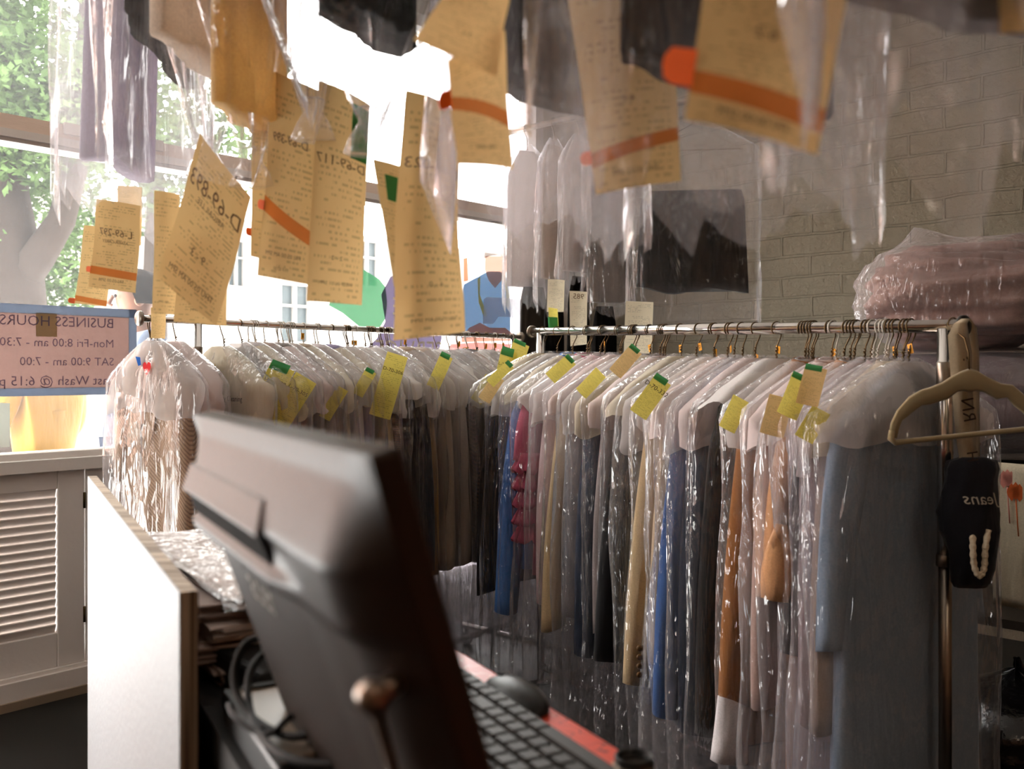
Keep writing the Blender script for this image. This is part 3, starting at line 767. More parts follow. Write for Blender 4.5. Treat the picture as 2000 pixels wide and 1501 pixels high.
def bag_rings(hw, ht, ztop, zbot, rnd, rows=30, segs=44, wr=.011, neck=.022, shoulder=.115, flare=.05, gather=None, ragged=.02):
    sd = rnd.uniform(0, 100); rings = []
    for i in range(rows):
        f = i/(rows-1)
        z = ztop+(zbot-ztop)*(f**1.15); dep = ztop-z
        k = min(1, dep/shoulder)
        w = neck+(hw-neck)*(k**.8); w *= 1+flare*f
        t = (neck*.5+(ht-neck*.5)*min(1, dep/.09))*(1+.2*f)
        if gather:
            g0, amt = gather
            if f > g0:
                q = ((f-g0)/(1-g0))**1.3
                w = w*(1-q)+amt*q; t = t*(1-q)+amt*q
        ring = []
        for j in range(segs):
            a = 2*pi*j/segs; ca, sa = cos(a), sin(a)
            n1 = noise.noise(Vector((ca*3.2+sd, sa*3.2, z*2.2))); n2 = noise.noise(Vector((ca*8+sd, sa*8+3, z*4.0+sd))); n3 = noise.noise(Vector((ca*17+sd, sa*17, z*2.5)))
            m = wr*(1.2*n1+.9*n2+.6*n3)*min(1, .25+dep*4)
            x = w*se(ca, .9)+m*ca*1.4; y = t*se(sa, .8)+m*(1 if sa > 0 else -1)*abs(sa)**.5
            ring.append(Vector((x, y, z+ragged*(n1*1.0+.6*n2)*max(0, (f-.8)/.2))))
        rings.append(ring)
    return rings

def hook_pts(r_rail, drop, y, lean):
    R_ = r_rail+.0022; pts = []
    for k in range(13):
        a = radians(-50)+radians(235)*k/12
        pts.append(Vector((R_*cos(a)*1.05+0*lean, y+lean*.15*k/12, R_*sin(a))))
    pts += [Vector((-R_*1.0, y+lean*.4, -.018)), Vector((-.003, y+lean*.7, -.04)), Vector((0, y+lean, -drop))]
    return pts
def wire_hanger(root, y, lean, r_rail, drop, mat, arms=True, hw=.19):
    m = MB(); pts = hook_pts(r_rail, drop, y, lean); m.tube(pts, .0016, 6)
    tw = []
    for k in range(22):
        a = k*1.15; f = k/21
        tw.append(Vector((.0022*cos(a), y+lean*.85+.0022*sin(a), -.045-(drop-.045+.006)*f)))
    m.tube(tw, .0016, 5)
    if arms:
        c = Vector((0, y+lean, -drop)); a = Vector((hw, y+lean*.9, -drop-.1)); b = Vector((-hw, y+lean*.9, -drop-.1))
        m.tube([c, a, b, c], .0014, 5)
    m.build('hanger', mat, root)

ORD = ['', 'first', 'second', 'third', 'fourth', 'fifth', 'sixth', 'seventh', 'eighth', 'ninth', 'tenth', 'eleventh', 'twelfth', 'thirteenth', 'fourteenth', 'fifteenth', 'sixteenth', 'seventeenth', 'eighteenth', 'nineteenth', 'twentieth',
       'twenty-first', 'twenty-second', 'twenty-third', 'twenty-fourth', 'twenty-fifth', 'twenty-sixth', 'twenty-seventh', 'twenty-eighth', 'twenty-ninth', 'thirtieth', 'thirty-first', 'thirty-second']

def hook_tag(root, y, z, txt, rnd, ang=0.0, x=-.004, wide=False):
    w, h = (.022, .017) if wide else (.011, .02)
    ax = Vector((cos(ang), sin(ang), 0)); n = Vector((-sin(ang), cos(ang), 0)); c = Vector((x, y, z))
    tilt = rnd.uniform(-.25, .25); ay = (UP*cos(tilt)+ax*sin(tilt)); axx = (ax*cos(tilt)-UP*sin(tilt))
    m = MB(); m.box(c, (w, .0008, h), (axx, n, ay)); t = m.build('hook_tag', TAGY, root, False)
    if txt:
        for sg in (-1,):
            text_mesh(txt, .011 if wide else .012, lambda a, b: c+axx*(a if sg < 0 else -a)+ay*b+n*(.0008*sg), 'tag_letter', INK, t)

def ticket_on(root, c, ax, ay, w, h, mat, code=None, curl=.012, green=False, size=.016, csgn=1, printv=.62):
    """a paper slip at c (top centre), ax across, ay down the sheet; both are unit vectors in the garment's frame"""
    n = ax.cross(ay).normalized()*csgn
    def S(u, v): return c+ax*((u-.5)*w)+ay*(v*h)+n*(curl*sin(pi*v*.8)+curl*.5*(u-.5)**2*4*(v))
    m = MB(); m.grid(S, 6, 10)
    uv = [(i/6, 1-j/10) for j in range(11) for i in range(7)]
    t = m.build('ticket', mat, root, uv=uv)
    if code:
        text_mesh(code, size, lambda a, b: S(.5+a/w, .27-b/h)+n*.0012, 'ticket_number', INK, t)
    if green:
        def G(u, v): return S(u*.75+.02, v*.16-.06)+n*.001
        g = MB(); g.grid(G, 4, 3); g.build('green_slip', GREEN, t)
    return t

def bagged(R, px_hook, kind, col, desc, group, hem=.72, hw=.19, hooks=1, sleeve=True, stripe=None, bag=FILM_A, bag_len=1.13, cape=True, sx=.205, sl=.62, seed=0, tagtxt=None, wire=None, r_rail=.0135, drop=.075,
           tk=None, ht=.026, extra=None, twist=0.0, sleeve_col=None, cape_len=.2, mat=None, name='bagged_garment'):
    rnd = random.Random(seed*7919+13)
    t = R.t_of(px_hook)
    root = empty(name, desc, 'bagged garment', group, loc=R.at(t), rz=R.rz+twist)
    cm = mat or cloth(kind+'_cloth_'+str(col)+('s' if stripe else ''), lin(col), stripe)
    ztop = -drop
    face = 1 if True else 0
    for h in range(hooks):
        y = (h-(hooks-1)/2)*.0085
        wire_hanger(root, y, rnd.uniform(-.012, .012), r_rail, drop, wire or (WIRE if rnd.random() < .88 else WIRE_W), h == 0, hw*.93)
    # garment
    if kind in ('jacket', 'shirt', 'coat', 'dress', 'blouse'):
        m = MB(); m.loft(body_rings(hw, ht, ztop-.008, -hem, 16, 32, rnd, .010 if kind != 'dress' else .014, flare=.05 if kind != 'dress' else .14), True, True, True)
        g = m.build(kind, cm, root)
        if sleeve:
            for sg in ((1, -1) if kind != 'dress' or True else (1,)):
                m = MB(); dx = rnd.uniform(-.008, .012)
                m.loft(sleeve_rings(sg*(hw-.04), ztop-.108, sg*(sx+dx), ztop-.09-sl, .05, .038 if kind != 'blouse' else .045, rnd.uniform(-.008, .008), rnd), True, True, True)
                s_ = m.build('sleeve', cloth('sl'+str(sleeve_col), lin(sleeve_col)) if sleeve_col else cm, g)
        if kind in ('jacket', 'coat'):   # lapels
            for sg in (-1, 1):
                m = MB()
                for side in (1, -1):
                    yy = side*(ht*.98+.002)
                    m.add([Vector((sg*.03, yy*.6, ztop-.012)), Vector((sg*.085, yy, ztop-.13)), Vector((sg*.012, yy*1.15, ztop-.36)), Vector((sg*.006, yy*1.1, ztop-.1))], [(0, 1, 2, 3)])
                m.build('lapel', cm, g, False, solid=.002)
        if kind in ('shirt', 'blouse'):
            m = MB(); m.lathe([(.05, 0), (.052, .02), (.046, .032), (.044, .03), (.048, .0)], (0, 0, ztop-.028), (0, 0.15, 1), 20)
            for i_, v in enumerate(m.v): m.v[i_] = (v[0], v[1]*.55, v[2])
            m.build('collar', cm, g)
    else:   # trousers or a folded throw over the hanger bar
        m = MB(); m.loft(body_rings(hw*.78, ht*.8, ztop-.11, -hem, 14, 28, rnd, .008, neck=hw*.74, flare=.02), True, True, True)
        g = m.build(kind, cm, root)
    if cape:
        rg_ = body_rings(hw+.046, ht+.017, ztop+.004, ztop-cape_len*rnd.uniform(.78, 1.15), 16, 44, rnd, .007, flare=.02+rnd.uniform(-.03, .05), shoulder=.12)
        for q_, ring in enumerate(rg_):
            for p in ring:
                a1 = noise.noise(Vector((p.x*16+seed, p.y*22, p.z*15))); a2 = noise.noise(Vector((p.x*34, p.y*30+seed, p.z*30)))
                p.y += (.012*a1+.008*a2)*min(1, q_/4); p.x += .011*a2*min(1, q_/4); p.z += .028*a1*(q_/15)
        m = MB(); m.loft(rg_, True, True, False)
        c = m.build('paper_cape', CAPE_S if kind == 'dress' else rnd.choice((CAPE, CAPE_P, CAPE_C, CAPE_S, CAPE_S, CAPE_S)), root)
    m = MB(); m.loft(bag_rings(hw+.072, ht+.022, ztop+.012, -bag_len*rnd.uniform(.96, 1.03), rnd)); bo = m.build('plastic_cover', bag, root)
    if tagtxt:
        for q, (txt, dz, wd) in enumerate(tagtxt): hook_tag(root, rnd.uniform(-.004, .004), dz, txt, rnd, pi/2 if not wd else rnd.uniform(.9, 1.6), wide=wd)
    if tk:
        for (x, z, ang, w, h, mm, code, green) in tk:
            sd = R.ysgn_face
            q = radians(48+rnd.uniform(-14, 14)); n_ = Vector((cos(q), sin(q)*sd, 0)); rt = Vector((-n_.y, n_.x, 0)); 
            ax = rt*cos(ang)+UP*sin(ang); ay = rt*sin(ang)-UP*cos(ang)
            ax = ax*1.0
            c = Vector((hw+.012+x*.25, .012*sd, z+.015))+n_*.034
            ay = (ay+n_*.30).normalized()
            k_ = .52 if R is RR else .85
            if R is RR: c = c-n_*.016
            ticket_on(root, c, ax, ay, w*k_, h*k_, mm, code, green=green, curl=.006, csgn=1 if ax.cross(ay).dot(n_) > 0 else -1)
    if extra: extra(root, rnd)
    return root
# which local y side of a garment looks at the lens
for R in (RR, LR):
    ly = Vector((-sin(R.rz), cos(R.rz), 0)); mid = R.at(R.L/2)
    R.ysgn_face = 1 if ly.dot(Vector((0, 0, CAMZ))-mid) > 0 else -1

GB = 'plastic covered garments on the brick wall rack'
GW = 'plastic covered garments on the window rack'
Y_, M_ = YELLOW, MANILA
def cuff_buttons(root, rnd):
    g = [c for c in root.children if c.name.startswith('jacket')][0]
    for k in range(4):
        m = MB(); m.lathe([(.001, -.003), (.007, -.003), (.0075, 0), (.005, .0025), (.001, .002)], (.262, .025, -.765-.021*k), (.35, 1, 0), 14)
        m.build('cuff_button', solid('horn_button', lin('6b4a24'), .3), g)
def white_cuff(root, rnd):
    g = [c for c in root.children if c.name.startswith('shirt')][0]
    m = MB(); m.loft(sleeve_rings(.238, -.80, .244, -.93, .041, .046, 0.0, random.Random(3), rows=6, top=.97, bow=0), True, False, True); m.build('cuff', cloth('white_cuff', lin('e9e4e6')), g)
def flared_cuff(root, rnd):
    g = [c for c in root.children if c.name.startswith('blouse')][0]
    m = MB(); m.loft(sleeve_rings(.2, -.42, .185, -.56, .046, .088, .01, random.Random(4), rows=6, flat=.5, top=.97), True, False, False); m.build('flared_cuff', cloth('peach_cuff', lin('d09d70')), g, solid=.002)
def ruffles(root, rnd):
    g = [c for c in root.children if c.name.startswith('blouse')][0]
    for k in range(5):
        m = MB(); z = -.36-.05*k
        def S(u, v, z=z, k=k):
            a = 2*pi*u
            r = 1+.45*v
            return Vector((.19+.052*r*cos(a)*(1+.12*v*sin(9*a+k)), .004+.034*r*sin(a)*(1+.15*v*sin(8*a)), z-.055*v+.008*v*sin(11*a+k)))
        m.grid(S, 48, 4); m.build('ruffle', cloth('pink_ruffle', lin('c25c78'), trans=.25), g, solid=.0015)

RLIST = [  # sleeve column, kind, colour, description, options
 (950, 'jacket', '1b1a1d', 'black jacket', dict(bag=FILM_C, hem=.8, sl=.66)),
 (976, 'jacket', '2a2726', 'charcoal jacket under crinkled film', dict(bag=FILM_C, tk=[(.09, -.16, -.55, .075, .17, M_, None, True)])),
 (1004, 'shirt', '4f86d6', 'bright blue shirt', dict(sl=.68, sx=.235, cape_len=.18, tk=[(.1, -.12, -.75, .06, .16, Y_, None, True)])),
 (1032, 'blouse', 'c25c78', 'pink ruffled blouse', dict(sl=.22, extra=ruffles, hooks=2)),
 (1060, 'shirt', 'e6c9cc', 'pale pink shirt', dict(bag=FILM_B, hooks=2, tagtxt=[('1', -.04, 1)])),
 (1090, 'jacket', 'e0c69c', 'cream jacket with long pale sleeve', dict(sl=.66, sx=.228, cape_len=.16, hooks=2)),
 (1117, 'shirt', 'a39a9a', 'mid grey shirt', dict(bag=FILM_B, hooks=3, tk=[(.08, -.1, -.8, .07, .15, Y_, None, True)])),
 (1146, 'jacket', '34425c', 'slate blue jacket', dict(sl=.7, tagtxt=[('T', -.05, 0)])),
 (1172, 'shirt', 'b5a8a5', 'grey mauve shirt', dict(bag=FILM_C, hooks=3, tk=[(.09, -.13, -.8, .07, .16, Y_, None, False)])),
 (1203, 'jacket', '121013', 'black jacket with long plain sleeve', dict(sl=.68, sx=.235, cape_len=.17, tagtxt=[('D', -.05, 0)])),
 (1238, 'trousers', 'b4844f', 'tan trousers', dict(tagtxt=[('D', -.045, 0)], hem=.8, tk=[(.06, -.07, -.7, .07, .16, M_, None, True)])),
 (1266, 'jacket', 'd3b78c', 'beige blazer with four cuff buttons', dict(sl=.7, sx=.248, extra=cuff_buttons, hooks=2, tagtxt=[('S', -.06, 0)], cape_len=.18)),
 (1297, 'jacket', 'd8c0a0', 'sand jacket', dict(bag=FILM_B, hooks=2, tagtxt=[('TA', -.05, 1)], tk=[(.1, -.14, -.6, .085, .2, Y_, 'D-70-332', True)])),
 (1318, 'jacket', '3d639f', 'medium blue jacket', dict(sl=.74, sx=.232, hem=.86)),
 (1345, 'jacket', '1f2a3d', 'dark navy jacket', dict(sl=.76, hem=.9, tagtxt=[('1', -.07, 1)])),
 (1384, 'coat', '0e0d0d', 'black coat in shiny creased film', dict(bag=FILM_C, hem=.95, sl=.75, cape_len=.13, tagtxt=[('TA', -.05, 1)], ht=.03)),
 (1444, 'shirt', '96602c', 'camel brown shirt with white cuff', dict(sl=.72, sx=.235, hem=.9, extra=white_cuff, hooks=5, tk=[(.1, -.17, -.5, .07, .15, Y_, None, False)], cape_len=.19)),
 (1488, 'shirt', 'b89c92', 'dusty mauve shirt', dict(bag=FILM_B, tagtxt=[('A2', -.055, 1)], hooks=2)),
 (1528, 'blouse', 'c9966a', 'peach blouse with flared cuffs', dict(sl=.36, hem=1.0, extra=flared_cuff, hooks=4, cape_len=.2, tk=[(.12, -.16, -.25, .09, .16, M_, None, False)])),
 (1560, 'jacket', '151315', 'black jacket in mauve tinted film', dict(sl=.5, bag=FILM_M, hooks=3, tk=[(.09, -.12, -.45, .08, .17, Y_, None, True)])),
 (1588, 'shirt', 'a8999a', 'lilac grey shirt', dict(bag=FILM_M, hooks=3, wire=WIRE_W, tk=[(.06, -.1, -.2, .08, .15, M_, None, True)])),
 (1606, 'shirt', 'c9b7a4', 'oatmeal shirt', dict(bag=FILM_B, hooks=3, tagtxt=[('T', -.05, 0)], tk=[(.11, -.18, -.5, .07, .13, Y_, None, False)])),
 (1634, 'dress', '8fa3b8', 'pale blue long dress', dict(sl=.46, hem=1.02, ht=.034, hooks=3, bag_len=1.14, hw=.205, sx=.215, cape_len=.19, tagtxt=[('1', -.045, 0)])),
]
near_n = len(RLIST)
for i, (px, kind, colr, desc, kw) in enumerate(RLIST):
    t = RR.t_of(px, .215)
    q = RR.at(t); hx = 1000+F*q.x/q.y
    lab = f"{desc}, {ORD[near_n-i]} from the near end of the brick-wall rack"
    bagged(RR, hx, kind, colr, lab, GB, seed=i+1, **kw)

def dress_heart(root, rnd):
    pass
def cape_print(root, rnd):
    """shoulder cape of printed paper: gold shirt shapes and the words under them"""
    sd = LR.ysgn_face
    c = Vector((.02, .05*sd, -.2)); ax = Vector((-sd, 0, 0))
    for dx in (-.045, .03):
        m = MB(); m.add([c+ax*(dx-.02)+UP*-.06, c+ax*(dx+.018)+UP*-.06, c+ax*(dx+.022)+UP*.03, c+ax*(dx+.0)+UP*.085, c+ax*(dx-.018)+UP*.03], [(0, 1, 2, 3, 4)])
        m.build('gold_print', CAPE_GOLD, [k for k in root.children if k.name.startswith('paper_cape')][0], False)
    text_mesh('Quality Dry Cleaning', .021, lambda a, b: c+ax*(a+.075)+UP*(b-.012)+Vector((0, .0015*sd, 0)), 'cape_lettering', INK, [k for k in root.children if k.name.startswith('paper_cape')][0])
def gold_u(root, rnd):
    sd = LR.ysgn_face
    c = Vector((.05, .046*sd, -.19)); ax = Vector((-sd, 0, 0)); par = [k for k in root.children if k.name.startswith('paper_cape')][0]
    for r_, wd in ((.038, .008), (.014, .003)):
        m = MB(); pts = [c+ax*(-r_)-UP*.07]+[c+ax*(r_*cos(a))+UP*(.01+r_*sin(a)) for a in [pi-pi*k/10 for k in range(11)]]+[c+ax*r_-UP*.07]
        m.tube(pts, wd*.5, 5); m.v = [(v[0], c.y+(v[1]-c.y)*.2, v[2]) for v in m.v]; m.build('gold_print', CAPE_GOLD, par)
def red_heart(root, rnd):
    sd = LR.ysgn_face
    c = Vector((.06, .05*sd, -.13)); ax = Vector((-sd, 0, 0)); par = [k for k in root.children if k.name.startswith('paper_cape')][0]
    pts = []
    for k in range(24):
        a = 2*pi*k/24
        pts.append(c+ax*(.0022*16*sin(a)**3*.6)+UP*(.0013*(13*cos(a)-5*cos(2*a)-2*cos(3*a)-cos(4*a))))
    m = MB(); m.add(pts, [tuple(range(24))]); m.build('red_heart_print', paper('red_print', lin('ee4a4e'), .4), par, False)
    m = MB(); m.add([c-ax*.06+UP*.03, c-ax*.035+UP*.028, c-ax*.03+UP*.008, c-ax*.045+UP*.005], [(0, 1, 2, 3)]); m.build('blue_print', paper('blue_print', lin('3c6fc4'), .4), par, False)
LLIST = [
 (300, 'jacket', 'b89a7c', 'tan herringbone knit', dict(hooks=4, stripe=(lin('957a64'), 'd', 60), bag=FILM_S, sl=.6, hem=.85, hw=.17, sx=.18, extra=red_heart, cape_len=.22, bag_len=.95)),
 (341, 'jacket', '5c5347', 'dark olive grey suit jacket', dict(bag=FILM_S, sl=.55, hem=.85, hw=.17, sx=.18, cape_len=.2, bag_len=.95)),
 (432, 'coat', '1d5468', 'deep teal long coat', dict(hem=1.0, cape_len=.24, extra=cape_print, drop=.072, hw=.18)),
 (468, 'coat', '233c44', 'blackish teal coat', dict(hem=1.0, bag=FILM_A)),
 (496, 'shirt', 'd9d2d2', 'off-white shirt with red heart cape', dict(hooks=3, wire=WIRE_W, extra=red_heart, tk=[(-.02, -.14, -.35, .085, .2, Y_, 'D-70-338', True)])),
 (520, 'shirt', 'c3aea6', 'pinkish grey shirt', dict(bag=FILM_B, wire=WIRE_W, tk=[(.1, -.17, -.55, .075, .19, Y_, 'L-70-305', False)])),
 (548, 'shirt', '8d8884', 'stone grey shirt', dict(hooks=3, wire=WIRE_W, bag=FILM_C)),
 (568, 'shirt', 'cfc5c0', 'white shirt under milky film', dict(hooks=3, wire=WIRE_W, bag=FILM_B)),
 (592, 'shirt', 'b7a58e', 'beige shirt', dict(tagtxt=[('S', -.03, 0)], tk=[(.12, -.2, -.5, .04, .12, Y_, None, False)])),
 (620, 'shirt', 'd8d0d2', 'white shirt with faint lilac tint', dict(hooks=2, wire=WIRE_W, bag=FILM_B)),  # one even lilac-white cloth colour
 (648, 'shirt', '9a93b3', 'lilac shirt', dict(bag=FILM_A, tk=[(.08, -.15, -.5, .04, .1, Y_, None, True)])),
 (677, 'jacket', 'c2b094', 'beige jacket with gold printed cape', dict(hooks=3, extra=gold_u, cape_len=.21)),
 (694, 'jacket', '4a3a30', 'brown striped jacket', dict(stripe=(lin('8a5a3a'), 'z', 60), tagtxt=[('EM', -.045, 1)], wire=WIRE_W, tk=[(.1, -.1, -.3, .075, .24, Y_, 'D-70-306', False)])),
 (724, 'jacket', '2d2b2a', 'charcoal suit jacket', dict(hooks=4, bag=FILM_C)),
 (745, 'jacket', '22262f', 'ink navy jacket', dict(hooks=2, bag=FILM_A)),
 (760, 'jacket', '96713f', 'camel jacket', dict(hooks=3, bag=FILM_C)),
 (793, 'shirt', 'b8a590', 'sand shirt', dict(tagtxt=[('S', -.035, 0)], bag=FILM_B, tk=[(.06, -.1, -.45, .05, .14, Y_, None, True)])),
 (820, 'shirt', 'cdbfb4', 'ivory shirt', dict(hooks=2, bag=FILM_B)),
 (850, 'jacket', '2c2624', 'dark floral jacket', dict(stripe=(lin('5e4438'), 'd', 50), bag=FILM_C)),
 (875, 'jacket', '3b322c', 'dark brown plaid jacket', dict(stripe=(lin('6a5a4a'), 'z', 110), bag=FILM_C, tk=[(.1, -.17, -.6, .05, .12, Y_, None, False)])),
 (897, 'jacket', '1a1718', 'black jacket with gold printed cape', dict(hooks=2, tagtxt=[('SS', -.035, 0)], extra=gold_u, cape_len=.25)),
 (912, 'shirt', '8e8587', 'smoke grey shirt', dict(hooks=2, tagtxt=[('EM', -.055, 1)], wire=WIRE_W, tk=[(.08, -.08, -.3, .07, .24, Y_, 'L-70-318', True)])),
 (932, 'jacket', '1e1b1c', 'black jacket under creased film', dict(hooks=2, tagtxt=[('EM', -.06, 1)], bag=FILM_C, tk=[(.12, -.05, -.4, .07, .12, Y_, None, True)])),
 (950, 'shirt', 'd8d4d2', 'white shirt with manila slip', dict(tagtxt=[('S', -.04, 0)], tk=[(.14, -.1, .25, .08, .18, M_, None, False)])),
 (968, 'jacket', '262223', 'soft black jacket', dict(hooks=2, tagtxt=[('S', -.035, 0)], bag=FILM_C)),
 (984, 'jacket', '3a3436', 'dark grey jacket', dict(tagtxt=[('S', -.035, 0)], bag=FILM_A)),
 (1000, 'jacket', '19171a', 'black jacket closest to the room corner', dict(hooks=2, tagtxt=[('S', -.035, 0)], bag=FILM_C)),
]
for i, (px, kind, colr, desc, kw) in enumerate(LLIST):
    lab = f"{desc}, {ORD[i+1]} from the near end of the window rack"
    k2 = dict(hw=.175, sx=.19, bag_len=1.12, drop=.062, r_rail=.0088); k2.update(kw)
    bagged(LR, px, kind, colr, lab, GW, seed=100+i, **k2)

# ------------------------------------------------------------------ garments hanging overhead, in front of the window
TRACK_Z = 2.38
def hung(name, label, group, px, d, rel, hw, bot_py, gar, track_z, film_m, ht=.04, gather=None, top_drop=.09, seed=1, cape=None, bag=True):
    """a plastic covered garment whose hook sits on an overhead rail; rel = angle in degrees between its width and the line of sight"""
    rnd = random.Random(seed*101+7)
    c = P(px, HY, d); vd = Vector((c.x, c.y, 0)).normalized(); a = atan2(vd.y, vd.x)-radians(rel)
    root = empty(name, label, 'bagged garment', group, loc=(c.x, c.y, track_z), rz=a)
    zb = CAMZ+(HY-bot_py)/F*d-track_z
    wire_hanger(root, 0, 0, .013, top_drop, WIRE, True, min(.19, hw*.8))
    for (kind, colr, hem_py, gw, gx, extra) in gar:
        zh = CAMZ+(HY-hem_py)/F*d-track_z
        z0 = CAMZ+(HY-extra)/F*d-track_z if isinstance(extra, (int, float)) else -top_drop-.01
        m = MB(); r = body_rings(gw, ht*.62, z0, zh, 18, 36, rnd, .009, flare=.03)
        m.loft([[p+Vector((gx, 0, 0)) for p in ring] for ring in r], True, True, True)
        g = m.build(kind, cloth('h'+colr, lin(colr), None, .85, .65), root)
        if extra == 'sleeves':
            for sg in (1, -1):
                m = MB(); m.loft(sleeve_rings(gx+sg*(gw-.01), -top_drop-.11, gx+sg*(gw+.015), zh-.02, .06, .05, 0, rnd), True, True, True); m.build('sleeve', cloth('h'+colr, lin(colr), None, .85, .65), g)
        elif extra == 'legs':
            m = MB(); m.loft(body_rings(gw*.45, ht*.4, zh+.1, zh-.03, 6, 24, rnd, .004, neck=gw*.42), True, True, True); m.v = [(v[0]+gx+gw*.4, v[1]-.01, v[2]) for v in m.v]; m.build('turn_up', cloth('h'+colr, lin(colr), None, .85, .65), g)
    if bag:
        m = MB(); m.loft(bag_rings(hw, ht+.012, -top_drop+.02, zb, rnd, rows=40, segs=56, wr=.013, gather=gather, ragged=.07)); m.build('plastic_cover', film_m, root)
        if gather:
            m = MB(); g = gather[1]
            m.lathe([(g*.95, .004), (g*1.15, .0), (g*.8, -.012), (g*1.5, -.03), (g*2.0, -.05)], (0, 0, zb+.004), (0, 0, 1), 18); m.build('gathered_end', film_m, root)
    return root
GO = 'plastic covered garments on the overhead track'
OV = [
 (268, 1.78, 28, .24, 430, [('jacket', 'cfc8d6', 318, .05, -.07, 'sleeves')], FILM_W, None, 'mauve grey jacket in a long clear bag, overhead track end by the tree'),
 (318, 1.52, 16, .22, 330, [('trousers', '17150f', 92, .15, 0, 'legs')], FILM_C, None, 'black trousers with a turned-up hem in a clear overhead bag'),
 (405, 1.40, 24, .21, 285, [('skirt', 'f0e2d2', 128, .15, .0, None)], FILM_A, (.62, .016), 'tan skirt in an overhead bag gathered to a knot'),
 (492, 1.32, 20, .2, 300, [('shirt', 'ffd9a4', 236, .10, .0, None)], FILM_C, (.7, .016), 'peach orange shirt in an overhead bag gathered to a knot'),
 (612, 1.24, 34, .22, 205, [('dress', 'bdb0bb', -60, .15, 0, None)], FILM_W, (.6, .015), 'pale mauve dress in an overhead bag, ticket pair hanging under it'),
 (722, 1.12, 30, .2, 225, [('skirt', '121009', 62, .09, .0, None)], FILM_A, (.72, .016), 'black skirt in an overhead bag with a curled manila ticket under it'),
 (1075, 1.15, 40, .178, 452, [('coat', '37332c', 195, .13, .0, None)], FILM_M, None, 'dark grey coat in a wide mauve-tinted bag over the middle of the room'),
 (1440, .86, 36, .22, 425, [('jacket', '3b352d', 175, .15, .0, None)], FILM_A, None, 'dark brown jacket in a clear bag with a crumpled glossy hem'),
 (1880, .66, 40, .17, 285, [('shirt', '8a7c6e', 20, .12, .0, None)], FILM_A, None, 'brown-grey shirt in a hazy bag close overhead by the brick wall'),
 (2060, .54, 34, .17, 290, [('shirt', '77695c', 10, .12, .0, None)], FILM_A, None, 'taupe shirt in a hazy bag at the very end of the overhead track'),
]
tp = []
for i, (px, d, rel, hw, bot, gar, fm, ga, lab) in enumerate(OV):
    hung('overhead_garment', lab, GO, px, d, rel, hw, bot, gar, TRACK_Z, fm, gather=ga, seed=i+1)
    tp.append(P(px, HY, d))
tp = [Vector((p.x, p.y, TRACK_Z)) for p in tp]
first = tp[0]+(tp[0]-tp[1])*1.2+Vector((-.1, .1, 0)); last = tp[-1]+Vector((.15, -.5, 0))
pts = [first]+tp+[last]
fine = []
for i in range(len(pts)-1):
    p0 = pts[max(i-1, 0)]; p1 = pts[i]; p2 = pts[i+1]; p3 = pts[min(i+2, len(pts)-1)]
    for k in range(6):
        t = k/6; fine.append(.5*((2*p1)+(p2-p0)*t+(2*p0-5*p1+4*p2-p3)*t*t+(3*p1-p0-3*p2+p3)*t**3))
fine.append(pts[-1])
trk = empty('overhead_track', 'steel overhead garment track hung from the ceiling', 'rail', loc=(fine[30].x, fine[30].y, TRACK_Z))
o = -Vector(trk.location)
m = MB(); m.tube([p+o for p in fine], .0125, 12); m.build('track_tube', STEEL, trk)
for k in (1, len(fine)//2, len(fine)-2):
    p = fine[k]+o; m = MB(); m.tube([p, p+UP*(CEIL-TRACK_Z)], .008, 10); m.lathe([(.04, -.006), (.04, .0)], p+UP*(CEIL-TRACK_Z), (0, 0, 1), 20); m.build('ceiling_hanger', STEEL, trk)

# far corner: short wall rail with a few bagged things
RZ = 2.14
GC = 'plastic covered garments in the room corner'
CV = [
 (1030, 3.95, 60, .11, 600, [('shirt', 'd9d2cf', 560, .09, 0, None), ('trousers', '4d4640', 700, .06, .03, 540)], FILM_B, 'whitish bag with brown-grey trousers, first in the room corner by the window'),
 (1082, 3.85, 40, .09, 600, [('shirt', 'cfc3b8', 545, .075, 0, None), ('trousers', '1d1916', 715, .055, 0, 565)], FILM_B, 'narrow bag with black trousers and green slip in the room corner'),
 (1130, 3.78, 40, .1, 560, [('skirt', 'd6cdc8', 530, .085, 0, None), ('trousers', '181512', 720, .055, 0, 540)], FILM_B, 'pleated pale bag with black trousers and pale ticket in the room corner'),
 (1186, 3.7, 70, .1, 616, [('shirt', 'a89e98', 590, .08, 0, None), ('trousers', '15120f', 705, .05, -.01, 598)], FILM_A, 'grey crumpled bag with black trousers next to the hanging black skirt'),
]
for i, (px, d, rel, hw, bot, gar, fm, lab) in enumerate(CV):
    hung('corner_garment', lab, GC, px, d, rel, hw, bot, gar, RZ, fm, ht=.035, seed=40+i)
ck = hung('corner_garment', 'wide black skirt hanging in a clear bag against the brick wall', GC, 1352, 3.55, 86, .245, 640, [], RZ, plastic('film_smooth', .03, .5, crinkle=.35, rough=.12, gloss=.04), ht=.04, seed=60)
rnd = random.Random(9); zt_ = CAMZ+(HY-372)/F*3.55-RZ; zb_ = CAMZ+(HY-566)/F*3.55-RZ
m = MB(); r = body_rings(.198, .03, zt_, zb_, 12, 44, rnd, .008, neck=.185, shoulder=.05, flare=.06)
for j, p in enumerate(r[-1]): p.z += .014*sin(p.x*22)
m.loft(r, True, True, True); m.build('skirt', cloth('black_wool', lin('131110')), ck)
pts = [P(990, HY, 4.02), P(1186, HY, 3.7), P(1352, HY, 3.55), P(1450, HY, 3.48)]
rl = empty('corner_rail', 'short clothes rail hung in the room corner above the racks', 'rail', loc=(pts[1].x, pts[1].y, RZ)); o = -Vector(rl.location)
